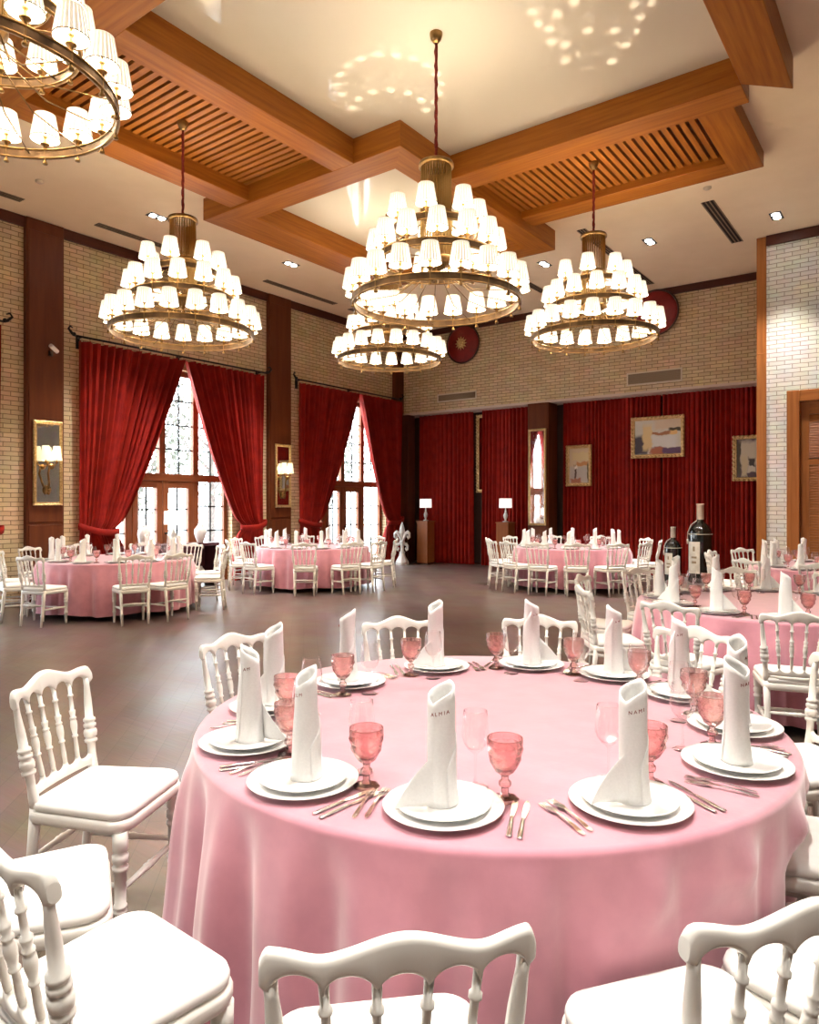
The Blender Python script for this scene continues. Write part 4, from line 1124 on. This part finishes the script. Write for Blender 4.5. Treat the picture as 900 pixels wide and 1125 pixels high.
def plinth(x, y, h, label):
    t = empty('plinth', (x, y, 0)); tag(t, label, 'pedestal', 'wooden plinths before the back curtain')
    b = MB(); b.box((-.165, -.165, .03), (.165, .165, h-.03)); weld(b.build('body', M['plinth'], t), .006)
    b = MB(); b.box((-.18, -.18, h-.03), (.18, .18, h)); weld(b.build('cap', M['plinth'], t), .005)
    b = MB(); b.box((-.15, -.15, 0), (.15, .15, .03)); b.build('base', M['column_dark'], t)
plinth(-10.66, 15.12, 1.12, 'brown wooden plinth under a lamp near the white statue'); plinth(-8.30, 15.12, 1.12, 'brown wooden plinth under a lamp beside the mirror column')
table_lamp((-10.66, 15.12, 1.12), 'white drum shade lamp on the plinth near the statue', .95); table_lamp((-8.30, 15.12, 1.12), 'white drum shade lamp on the plinth beside the mirror column', .95)
# fleur-de-lis statue
t = empty('lily_statue', (-10.98, 14.52, 0), math.asin(SA)*.8); t.scale = (.72, .8, 1); tag(t, 'white carved lily shaped statue standing in the room corner', 'statue')
b = MB(); b.lathe([(.001, 0), (.24, 0), (.24, .07), (.19, .13), (.12, .22), (.095, .30), (.11, .33), (.001, .33)], 8, smooth=False); b.build('base', M['stone'], t)
b = MB(); b.lathe([(.001, .33), (.07, .33), (.06, .40), (.065, .52), (.10, .56), (.10, .60), (.07, .63), (.001, .63)], 14); b.build('collar', M['stone'], t)
b = MB(); R = []
for z, w in ((.60, .05), (.70, .085), (.80, .105), (.88, .10), (.96, .075), (1.03, .045), (1.09, .01)): R.append([(w*cos(2*pi*i/16), .45*w*sin(2*pi*i/16), z) for i in range(16)])
b.rings(R, 0, True, True, True, True); b.build('centre_petal', M['stone'], t)
for s in (-1, 1):
    b = MB(); pts = [(s*.03, 0, .60), (s*.07, 0, .70), (s*.13, 0, .79), (s*.20, 0, .83), (s*.26, 0, .79), (s*.265, 0, .71), (s*.22, 0, .68), (s*.185, 0, .71), (s*.20, 0, .745)]
    b.tube(pts, [.04, .05, .055, .055, .05, .042, .036, .03, .02], 12); b.build('side_petal', M['stone'], t)
    b = MB(); pts = [(s*.03, 0, .58), (s*.08, 0, .53), (s*.15, 0, .52), (s*.20, 0, .47), (s*.20, 0, .40), (s*.15, 0, .37), (s*.12, 0, .41), (s*.145, 0, .44)]
    b.tube(pts, [.035, .042, .046, .044, .04, .034, .028, .018], 12); b.build('lower_curl', M['stone'], t)
# giant wine bottles
def bottle(loc, h, r, label, side):
    t = empty('giant_bottle', loc); tag(t, label, 'bottle', 'giant wine bottles before the red curtain')
    b = MB(); b.lathe([(.001, 0), (r*.97, 0), (r, .02), (r, h*.60), (r*.97, h*.645), (r*.86, h*.69), (r*.62, h*.735), (r*.36, h*.765), (r*.29, h*.785), (r*.28, h*.93), (.001, h*.93)], 40); b.build('body', M['bottle'], t)
    b = MB(); b.lathe([(r*.30, h*.80), (r*.31, h*.805), (r*.31, h*.98), (r*.34, h*.985), (r*.34, h), (.001, h*1.001)], 24); b.build('capsule', M['capsule'], t)
    b = MB(); R = []
    a0 = -pi/2-math.asin(SA)*-1-1.05
    for i in range(17):
        a = a0-.62+1.24*i/16; R.append([(r*1.006*cos(a), r*1.006*sin(a), z) for z in (h*.12, h*.52)])
    b.rings(R, 0, True, False); lb = b.build('label', M['label'], t)
    for z0, z1, w in ((.40, .46, .10), (.31, .335, .26), (.245, .275, .22)):
        b = MB(); R = []
        for i in range(9):
            a = a0-w+.1+2*w*i/8; R.append([(r*1.010*cos(a), r*1.010*sin(a), h*z) for z in (z0, z1)])
        b.rings(R, 0, True, False); b.build('printed_mark', M['vent_metal'], lb)
    b = MB(); b.torus(r*.995, (.006, .006), h*.615, 40, 6); b.build('shoulder_band', M['vent_frame'], t)
    b = MB(); a = a0-.75; b.tube([(r*.32*cos(a+.5), r*.32*sin(a+.5), h*.79), (r*.75*cos(a), r*.75*sin(a), h*.735), (r*1.03*cos(a), r*1.03*sin(a), h*.64), (r*1.06*cos(a), r*1.06*sin(a), h*.56)], .008, 6); b.build('neck_string', M['label'], t)
    b = MB(); b.lathe([(.001, -.012), (.05, -.01), (.055, 0), (.05, .01), (.001, .012)], 14, (0, 0, 0)); s = b.build('seal_tag', M['label'], t, (r*1.07*cos(a), r*1.07*sin(a), h*.52)); s.rotation_euler = (0, pi/2, a)
bottle((*GV(5.35, 14.35), 0), 1.09, .165, 'smaller giant black wine bottle before the red curtain', -1)
bottle((*GV(5.78, 14.05), 0), 1.56, .225, 'taller giant black wine bottle before the red curtain', 1)
